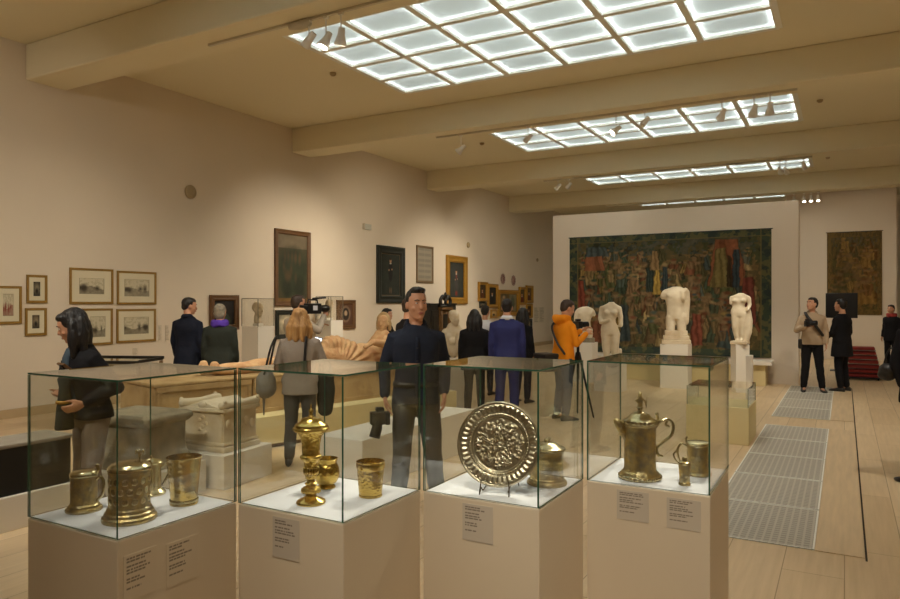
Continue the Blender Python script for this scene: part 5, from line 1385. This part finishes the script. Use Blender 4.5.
    if hood: g.tube([S(up((-.10, -.10, 1.48))), S(up((0, -.13, 1.46))), S(up((.10, -.10, 1.48)))], [.06 * s, .075 * s, .06 * s], 12); g.tube([S(up((-.085, .0, 1.49))), S(up((-.10, -.08, 1.49)))], [.045 * s, .055 * s], 10); g.tube([S(up((.085, .0, 1.49))), S(up((.10, -.08, 1.49)))], [.045 * s, .055 * s], 10)
    remeshed(g, 'jacket' if (hood or lapel or hem < .84) else 'shirt', M[top], root, voxel, 3, .007 * s, 9)
    if shirtopen:
        q = MB(); q.loft([[S(up((x, d_ + y, zz), wt(zz))) for x, y in ((-.016, 0), (.016, 0), (.014, .006), (-.014, .006))] for zz, d_ in [(.90, .136), (1.0, .137), (1.1, .118), (1.2, .126), (1.28, .136), (1.34, .132), (1.385, .116)]])
        q.build('shirt_placket', M[top], root, smooth=True)
        for zz, d_ in ((1.0, .1435), (1.1, .1245), (1.2, .1325), (1.3, .1405)): MB().ball(S(up((0, d_, zz), wt(zz))), .0055 * s, 8, 6).build('button', M['plastic'], root, smooth=True)
    if inner:
        q = MB(); q.loft([[S(up((x * w_, d_ + y, zz), wt(zz))) for x, y in ((-1, 0), (-.5, .014), (0, .02), (.5, .014), (1, 0), (.5, -.03), (-.5, -.03))] for zz, w_, d_ in [(.96, .085, .138), (1.08, .075, .128), (1.2, .075, .134), (1.3, .07, .142), (1.40, .055, .118), (1.465, .04, .082)]])
        q.build('inner_shirt', M[inner], root, smooth=True)
    if collar:
        q = MB(); n = 18; rings = []
        for (zz, a, d) in [(1.455, .082, .078), (1.49, .070, .068), (1.515, .066, .064), (1.500, .082, .078), (1.468, .096, .092)]:
            rings.append([S(up((a * math.sin(-PI + .55 + (2 * PI - 1.1) * j / (n - 1)) , -d * math.cos(-.0 + (-PI + .55 + (2 * PI - 1.1) * j / (n - 1))) - .008, zz - .045 * max(0, abs(2 * j / (n - 1) - 1) - .55) / .45))) for j in range(n)])
        o_ = len(q.v)
        for r_ in rings: q.v.extend([tuple(p) for p in r_])
        for i_ in range(len(rings) - 1):
            for j in range(n - 1): q.f.append((o_ + i_ * n + j, o_ + i_ * n + j + 1, o_ + (i_ + 1) * n + j + 1, o_ + (i_ + 1) * n + j)); q.m.append(0)
        o2 = q.build('collar', M[collar], root, smooth=True); sd_ = o2.modifiers.new('t', 'SOLIDIFY'); sd_.thickness = .004
    if scarf:
        q = MB(); n = 16
        pts = [S(up((.095 * math.cos(2 * PI * j / n), .085 * math.sin(2 * PI * j / n) - .005, 1.485 + .012 * math.sin(j * 2.3)))) for j in range(n + 1)]
        q.tube(pts, .042 * s, 10); pts = [S(up((.10 * math.cos(2 * PI * j / n), .095 * math.sin(2 * PI * j / n) - .01, 1.45 + .01 * math.sin(j * 1.7)))) for j in range(n + 1)]
        q.tube(pts, .036 * s, 10)
        remeshed(q, 'scarf', M[scarf], root, .012, 2, .008, 18)
    # ---- trousers and shoes
    g = MB(); g.loft([ring(z, a, d, .010) for z, a, d in pr if z < 1.06])
    for sd in 'LR':
        g.tube([S(J['hip' + sd]), S(J['hip' + sd].lerp(J['knee' + sd], .5)), S(J['knee' + sd])], [.100 * s, .088 * s, .072 * s], 16)
        a = J['ank' + sd]
        g.tube([S(J['knee' + sd]), S(J['knee' + sd].lerp(a, .4)), S(a + Vector((0, 0, .02)))], [.072 * s, .070 * s, .058 * s], 16)
    remeshed(g, 'trousers', M[bottom], root, voxel, 3, .007 * s, 10)
    for sd in 'LR':
        a = J['ank' + sd]; k = -1 if sd == 'L' else 1; q = MB(); rings = []
        for (y, w_, hh) in [(-.075, .020, .05), (-.065, .034, .075), (-.03, .040, .095), (.03, .042, .085), (.09, .047, .062), (.15, .046, .048), (.19, .034, .036), (.205, .016, .022)]:
            rings.append([S((a.x + k * (y + .07) * .10 + w_ * math.cos(t), a.y + y, max(.001, hh * .5 + hh * .5 * math.sin(t)))) for t in [2 * PI * j / 14 for j in range(14)]])
        q.loft(rings); q.build('shoe', M[shoe], root, smooth=True)
    if belt:
        q = MB(); q.loft([ring(1.0, .160, .118, .024), ring(1.035, .155, .113, .024), ring(1.035, .155, .113, .012), ring(1.0, .160, .118, .012)], cap=False, closed=True); q.build('belt', M[belt], root, smooth=True)
    def L(p, lean_=True): return root.matrix_basis @ (S(up(p)) if lean_ else S(p))
    return root, L, S, H
def V(*a): return Vector(a)
def world_thing(name, label, cat, loc, rz): return thing(name, label, cat, loc, rz)
def yaw_of(root): return root.rotation_euler[2]

# 1 the man in the navy shirt, nearest of all
r1, L1, S1, H1 = person('man in a dark navy shirt facing the viewer, looking aside, camera in hand', 416, 5.5, 176, 1.755, top='navyshirt', hem=.86, bottom='jeans', hair='quiff', collar='navyshirt',
    pose=dict(elbR=(.285, -.05, 1.13), wriR=(.285, .04, .93), elbL=(-.27, -.05, 1.14), wriL=(-.25, .07, .95), kneeL=(-.13, .03, .49), ankL=(-.17, .0, .085), kneeR=(.11, .03, .49), ankR=(.14, -.02, .085), hdL=(.0, .05, -.25), hdR=(-.03, .02, -.25)),
    head=(R(17), 0), voxel=.010, vhand=.006, wide=1.0, belt='leather', shirtopen=True)
def slr(label, loc, rz, lens_dir, s=1.0):
    t = thing('camera', label, 'camera', loc, rz)
    MB().box(-.07 * s, .07 * s, -.03 * s, .03 * s, -.05 * s, .045 * s).box(-.03 * s, .03 * s, -.03 * s, .03 * s, .045 * s, .075 * s).box(-.07 * s, -.035 * s, .0, .05 * s, -.05 * s, .04 * s).build('camera_body', M['plastic'], t, bevel=.008)
    d = Vector(lens_dir).normalized(); u, w = frame_from(d)
    rings = [[d * a + (u * math.cos(2 * PI * j / 20) + w * math.sin(2 * PI * j / 20)) * r_ for j in range(20)] for a, r_ in [(.025 * s, .034 * s), (.06 * s, .034 * s), (.062 * s, .038 * s), (.15 * s, .040 * s), (.15 * s, .034 * s), (.14 * s, .030 * s)]]
    MB().loft(rings).build('lens', M['plastic'], t, auto=20)
    MB().loft([[d * a + (u * math.cos(2 * PI * j / 20) + w * math.sin(2 * PI * j / 20)) * .029 * s for j in range(20)] for a in (.139 * s, .141 * s)]).build('lens_glass', M['lens'], t)
    return t
c1 = slr('black camera hanging lens-down from the hand of the man in the navy shirt', L1((.285, .10, .77), False), yaw_of(r1) + R(10), (.30, .12, -1), 1.05)

# 2 black-haired woman stooping at the far left
r2, L2, S2, H2 = person('black-haired woman in a black jacket bending over the platform at the side', 91, 5.05, -112, 1.61, 'f', top='blackcloth', hem=.90, flare=.1, bottom='brownjeans', hair='long', inner='teal', lean=R(9), lapel=True, wide=1.25,
    pose=dict(elbR=(.31, .04, 1.14), elbX=(0, 0, 0), wriR=(.20, .14, 1.10), elbL=(-.26, -.10, 1.14), wriL=(-.20, .12, 1.04), kneeL=(-.11, .04, .49), ankL=(-.13, -.02, .085)), head=(R(-34), R(-14)), voxel=.011)
t = thing('shoulder_bag', 'dark green bag with yellow trim hanging in front of the black-haired woman', 'bag', at_depth(64.5, 399, 4.85), yaw_of(r2))
MB().loft([[(.05 * math.cos(q_) * w_, .065 * math.sin(q_) * w_, z_) for q_ in [2 * PI * j / 12 for j in range(12)]] for z_, w_ in [(-.21, .9), (-.20, 1.0), (-.08, .85), (.08, .55), (.14, .75), (.16, .4)]]).build('bag_body', M['greencoat'], t, smooth=True)
MB().loft([[(.046 * math.cos(q_), .058 * math.sin(q_), z_) for q_ in [2 * PI * j / 12 for j in range(12)]] for z_ in (-.03, -.01)]).build('yellow_band', M['gold_frame'], t, smooth=True)
MB().tube(curve([(0, .03, .14), (0, .02, .24), (0, -.03, .14)]), .008, 8).build('strap', M['leather'], t, smooth=True)
t = MB().box(-.06, .06, -.008, .008, -.04, .04).build('notebook', M['brown_frame'], bevel=.003); t.location = at_depth(65, 367, 4.86); t.rotation_euler = (R(-50), 0, yaw_of(r2)); tag(t, 'small dark notebook held by the black-haired woman', 'notebook')

# 3-4 pair by the wall
person('man in a dark navy suit turned towards his grey-haired neighbour', 188, 10.2, 35, 1.72, top='navy', hem=.74, flare=.12, bottom='navy', hair='short', lapel=True, collar='navy', head=(R(-40), R(-8)), wide=1.1, voxel=.014)
person('grey-haired visitor in a dark green coat and purple scarf, back to the viewer', 220, 9.9, 12, 1.62, 'f', top='greencoat', hem=.62, flare=.25, bottom='blackcloth', hair='mid', hairmat='hair_grey', scarf='purple', lapel=True, head=(R(-10), 0), wide=1.3, voxel=.014)

# 5 blond woman
r5, L5, S5, H5 = person('blond woman in a grey top seen from behind, holding up a lit phone', 300, 7.15, 8, 1.585, 'f', top='greytop', hem=.80, flare=.1, bottom='jeans', hair='long', hairmat='hair_blond', wide=1.15,
    pose=dict(elbR=(.31, .06, 1.10), wriR=(.17, .30, 1.26), elbL=(-.29, .0, 1.10), wriL=(-.20, .22, 1.08), hdR=(-.05, .12, .2), htR=(-1, 0, .3), hnR=(-.2, -1, 0)), head=(R(-14), R(-6)), voxel=.011)
t = thing('smartphone', 'lit smartphone raised in the hand of the blond woman', 'phone', L5((.145, .345, 1.33), False), yaw_of(r5) + R(-12))
MB().box(-.042, .042, -.004, .006, -.075, .085).build('phone_case', M['plastic'], t, bevel=.003)
MB().box(-.038, .038, -.0052, -.0042, -.065, .076).build('phone_screen', M['screen'], t)
t.rotation_euler = (R(-14), R(14), t.rotation_euler[2])
t = thing('handbag', 'soft grey shoulder bag on the hip of the blond woman', 'bag', L5((-.36, -.08, .93), False), yaw_of(r5))
bb = MB(); bb.ball((0, 0, 0), (.10, .15, .14)).ball((0, 0, -.05), (.105, .155, .10)); remeshed(bb, 'bag_body', M['greybag'], t, .014, 3, .01, 12)
MB().tube(curve([(0, .10, .10), (.06, .08, .36), (.10, .0, .47), (.06, -.08, .36), (0, -.10, .10)]), .011, 8).build('strap', M['leather'], t, smooth=True)
MB().tube(curve([(-.02, .08, -.08), (-.03, .04, -.28), (-.02, -.02, -.30), (-.02, -.06, -.1)]), .007, 6).build('hanging_strap', M['greybag'], t, smooth=True)
MB().tube([S5((.085, -.128, 1.44)), S5((.075, -.142, 1.25)), S5((.06, -.135, 1.05))], [.014] * 3, 8).build('bag_strap', M['leather'], r5, smooth=True)
t = thing('folded_coat', 'dark coat hung over the arm of the blond woman', 'coat', L5((.27, .12, .86), False), yaw_of(r5))
bb = MB(); bb.tube([(0, 0, .20), (.01, 0, .0), (.0, 0, -.22)], [.07, .10, .085], 14, flat=(Vector((0, 1, 0)), .55)); remeshed(bb, 'coat_cloth', M['greencoat'], t, .014, 3, .012, 12)

# 6 cameraman
r6, L6, S6, H6 = person('cameraman in a light grey jacket aiming a video camera towards the hall end', 297, 10.15, 48, 1.76, top='greyjkt', hem=.80, bottom='blackcloth', hair='short', hairmat='hair_brown', hood=False, collar='navy', lapel=True, wide=1.1,
    pose=dict(elbR=(.30, .16, 1.24), wriR=(.16, .40, 1.46), elbL=(-.24, .22, 1.22), wriL=(-.10, .52, 1.30)), head=(R(-10), 0), voxel=.014)
t = thing('video_camera', 'black shoulder video camera of the man in the light grey jacket', 'video camera', L6((.14, .18, 1.56), False), yaw_of(r6)); t.scale = (.85, .78, .85)
MB().box(-.06, .06, -.18, .16, -.09, .09).box(-.045, .045, -.30, -.18, -.07, .06).build('camera_body', M['plastic'], t, bevel=.012)
MB().tube([(0, .16, .0), (0, .34, .0)], [.055, .065], 16).build('lens', M['plastic'], t, smooth=True)
MB().tube([(0, -.14, .09), (0, -.12, .15), (0, .10, .15), (0, .12, .09)], .014, 8).build('carry_handle', M['plastic'], t, smooth=True)
MB().tube([(.05, -.05, .17), (.05, .26, .19)], .018, 10).build('microphone', M['leather'], t, smooth=True)
MB().box(-.13, -.06, .02, .14, .0, .06).build('viewfinder', M['plastic'], t, bevel=.008)
MB().box(.061, .064, -.06, .05, -.03, .05).build('label_plate', M['whitecloth'], t)
MB().tube([(0, -.20, .06), (.02, -.22, .26)], .005, 6).build('aerial', M['plastic'], t, smooth=True)

# 7-8 visitors half hidden behind the terracotta figure and the man in navy
person('dark-haired visitor half hidden behind the terracotta head', 386, 12.4, 120, 1.545, 'f', top='blackcloth', hem=.8, bottom='blackcloth', hair='bob', voxel=.016)
person('visitor in black half hidden behind the shoulder of the man in navy', 408, 9.2, 60, 1.71, top='blackcloth', hem=.78, bottom='blackcloth', hair='short', hairmat='hair_brown', voxel=.016, wide=1.15)
# 9-12 group at the gilt pictures
person('woman in black with long black hair, back to the viewer', 474.5, 10.4, 4, 1.545, 'f', top='blackcloth', hem=.74, flare=.25, bottom='blackcloth', hair='long', wide=1.3, lapel=True, voxel=.014)
person('dark-haired visitor in white, mostly hidden behind the woman in black', 485, 12.6, 20, 1.60, top='whitecloth', hem=.82, bottom='navy', hair='short', hairmat='hair_black', voxel=.016)
person('man in a royal blue suit with his back to the viewer', 507, 9.9, 2, 1.70, top='blue', hem=.76, flare=.1, bottom='blue', hair='short', hairmat='hair_black', collar='whitecloth', lapel=True, wide=1.15, voxel=.012)
person('dark-haired visitor in black and white half hidden beyond the man in royal blue', 522.5, 11.6, 30, 1.56, 'f', top='blackcloth', hem=.80, bottom='navy', hair='long', collar='whitecloth', voxel=.016)
# 13 photographer in orange
r13, L13, S13, H13 = person('photographer in an orange hooded jacket beside the tripod', 563, 9.9, 58, 1.69, top='orange', hem=.82, bottom='bluejeans', hair='short', hairmat='hair_brown', hood=True, wide=1.12,
    pose=dict(elbR=(.25, .08, 1.12), wriR=(.14, .32, 1.26), elbL=(-.25, .08, 1.12), wriL=(-.06, .36, 1.30)), head=(R(-8), R(-14)), lean=R(4), voxel=.011)
MB().tube(curve([S13((-.11, -.02, 1.47)), S13((-.05, -.155, 1.36)), S13((.10, -.168, 1.15)), S13((.20, -.10, .98))]), .016, 8).build('bag_strap', M['leather'], r13, smooth=True)
t = thing('camera_bag', 'black camera bag slung behind the photographer in orange', 'bag', L13((.02, -.30, .86), False), yaw_of(r13))
bb = MB(); bb.box(-.16, .16, -.11, .11, -.13, .10); remeshed(bb, 'bag_body', M['leather'], t, .018, 4, .006, 10)
MB().box(-.165, .165, -.115, .115, .06, .12).build('bag_flap', M['leather'], t, bevel=.02)
tp_ = stand(578, 10.2)
t = thing('tripod', 'black camera tripod in front of the photographer in orange', 'tripod', (tp_.x, tp_.y, 0), yaw_of(r13))
MB().tube([(0, 0, .55), (0, 0, 1.22)], .022, 10).build('centre_column', M['plastic'], t, smooth=True)
for k in range(3):
    a = 2 * PI * k / 3 + .5; MB().tube([(.02 * math.cos(a), .02 * math.sin(a), .92), (.13 * math.cos(a), .13 * math.sin(a), .46), (.25 * math.cos(a), .25 * math.sin(a), .012)], [.020, .016, .012], 10).build('leg', M['plastic'], t, smooth=True)
MB().ball((0, 0, 1.24), (.04, .04, .04)).build('tripod_head', M['plastic'], t, smooth=True)
MB().tube([(.0, .02, 1.22), (-.10, .10, 1.12)], .009, 8).build('pan_handle', M['plastic'], t, smooth=True)
slr('black camera mounted on the tripod before the photographer in orange', (tp_.x, tp_.y, 1.335), yaw_of(r13), (0, 1, 0), 1.1)

# 14-15 the two men standing at the end of the grates
r14, L14, S14, H14 = person('man in a beige shirt with a diagonal black strap, holding a camera to his chest', 812, 13.0, 172, 1.745, top='beige', hem=.88, bottom='blackcloth', hair='short', hairmat='hair_black', collar='beige',
    pose=dict(elbR=(.30, .02, 1.14), wriR=(.13, .24, 1.22), elbL=(-.27, -.03, 1.14), wriL=(-.26, .05, .90), kneeL=(-.12, .03, .49), ankL=(-.17, 0, .085), kneeR=(.11, .02, .49), ankR=(.14, -.02, .085)), head=(R(-48), R(8)), wide=1.05, voxel=.014)
MB().tube(curve([S14((.11, -.02, 1.47)), S14((.09, .125, 1.40)), S14((-.03, .172, 1.24)), S14((-.16, .12, 1.06))]), [.026] * 25, 8).build('shoulder_strap', M['leather'], r14, smooth=True)
MB().box(S14((.15, 0, 0)).x, S14((.23, 0, 0)).x, -.06, .06, S14((0, 0, .80)).z, S14((0, 0, .98)).z).build('hip_pouch', M['leather'], r14, bevel=.02)
slr('black camera held at the chest of the man in the beige shirt', L14((.12, .33, 1.28), False), yaw_of(r14) + R(60), (0, 1, .1), 1.1)
r15, L15, S15, H15 = person('man in a black jacket turned towards the man in the beige shirt', 842, 13.1, -64, 1.72, top='blackcloth', hem=.66, flare=.15, bottom='blackcloth', hair='short', hairmat='hair_black', wide=1.25, lapel=True,
    pose=dict(elbL=(-.25, .06, 1.12), wriL=(-.14, .24, 1.0), elbR=(.27, -.02, 1.12), wriR=(.26, .08, .9)), head=(R(-6), R(4)), voxel=.014)
# 16 man in a suit far off
person('distant man in a black suit with a red scarf at his throat', 891.5, 17.5, -150, 1.60, top='blackcloth', hem=.76, bottom='blackcloth', hair='short', hairmat='hair_black', collar='whitecloth', scarf='red', lapel=True, voxel=.016)
# 17 man cut by the picture edge
r17, L17, S17, H17 = person('man in dark clothes cut off by the picture edge, bag at his side', 924, 6.35, -35, 1.745, top='blackcloth', hem=.74, flare=.05, bottom='blackcloth', hair='bald', hairmat='hair_grey', lapel=True, voxel=.012, wide=1.1,
    pose=dict(elbL=(-.27, .03, 1.12), wriL=(-.23, -.02, .90)))
pb_ = L17((-.27, .10, 1.03), False)
t = thing('holdall', 'black holdall hanging at the side of the man cut off by the picture edge', 'bag', pb_, yaw_of(r17)); t.scale = (.68, .68, .68)
bb = MB(); bb.ball((0, 0, 0), (.10, .12, .11)).ball((0, .02, -.05), (.105, .13, .09)); remeshed(bb, 'bag_body', M['leather'], t, .014, 3, .012, 12)
MB().tube(curve([(0, .08, .08), (.03, .05, .24), (.05, -.02, .30), (.03, -.07, .08)]), .011, 8).build('bag_handle', M['leather'], t, smooth=True)

# ---- finer pieces hang from the part they belong to
NEST = {'bulb': 'lamp_housing', 'thumbpiece': 'lid', 'finial': 'lid', 'finial_figure': 'lid', 'embossed_roundels': 'body', 'mask_spout': 'body', 'gadrooned_foot': 'body', 'foot_ring': 'cup_body',
        'lip_band': 'cup_body', 'handle_scroll': 'handle', 'lens_glass': 'lens', 'collar': ('shirt', 'jacket'), 'shirt_placket': ('shirt', 'jacket'), 'button': ('shirt', 'jacket'), 'inner_gilt_edge': 'frame',
        'lid_scroll': 'lid', 'lid_rosette': 'lid', 'carved_relief': 'chest', 'headdress': 'figure_head', 'panel_border': 'chest', 'microphone': 'camera_body', 'label_plate': 'camera_body', 'aerial': 'camera_body',
        'bag_flap': 'bag_body', 'yellow_band': 'bag_body', 'phone_screen': 'phone_case', 'chased_bosses': 'bowl', 'tripod_head': 'centre_column', 'pan_handle': 'centre_column', 'light_tube': 'coffer'}
base = lambda o: o.name.split('.')[0]
for r in [o for o in COL.objects if o.parent is None]:
    kids = [o for o in COL.objects if o.parent is r]
    for o in kids:
        want = NEST.get(base(o))
        if not want: continue
        if isinstance(want, str): want = (want,)
        q = next((k for k in kids if base(k) in want), None)
        if q is not None and q.location.length < 1e-9: o.parent = q

# ================================================================== CAMERA, WORLD, OUTPUT
cd = bpy.data.cameras.new('camera_view'); co = bpy.data.objects.new('camera_view', cd); COL.objects.link(co)
cd.sensor_width = 36; cd.lens = FPX / 900 * 36; cd.shift_y = 3.5 / 900; cd.clip_end = 200
co.location = EYEP; co.rotation_euler = (PI / 2, 0, YAW)
SC.camera = co
w = bpy.data.worlds.new('world'); SC.world = w; w.use_nodes = True
w.node_tree.nodes['Background'].inputs['Color'].default_value = (1, .9, .75, 1); w.node_tree.nodes['Background'].inputs['Strength'].default_value = .05
vs = SC.view_settings
vs.view_transform = 'Standard'; vs.look = 'None'; vs.gamma = 1.0; vs.use_curve_mapping = False; vs.exposure = 0.55
SC.cycles.max_bounces = 10; SC.cycles.diffuse_bounces = 5; SC.cycles.glossy_bounces = 5; SC.cycles.transmission_bounces = 8; SC.cycles.transparent_max_bounces = 32
SC.cycles.use_denoising = True; SC.cycles.denoiser = 'OPENIMAGEDENOISE'; SC.cycles.sample_clamp_indirect = 6.0
SC.cycles.caustics_reflective = False; SC.cycles.caustics_refractive = False
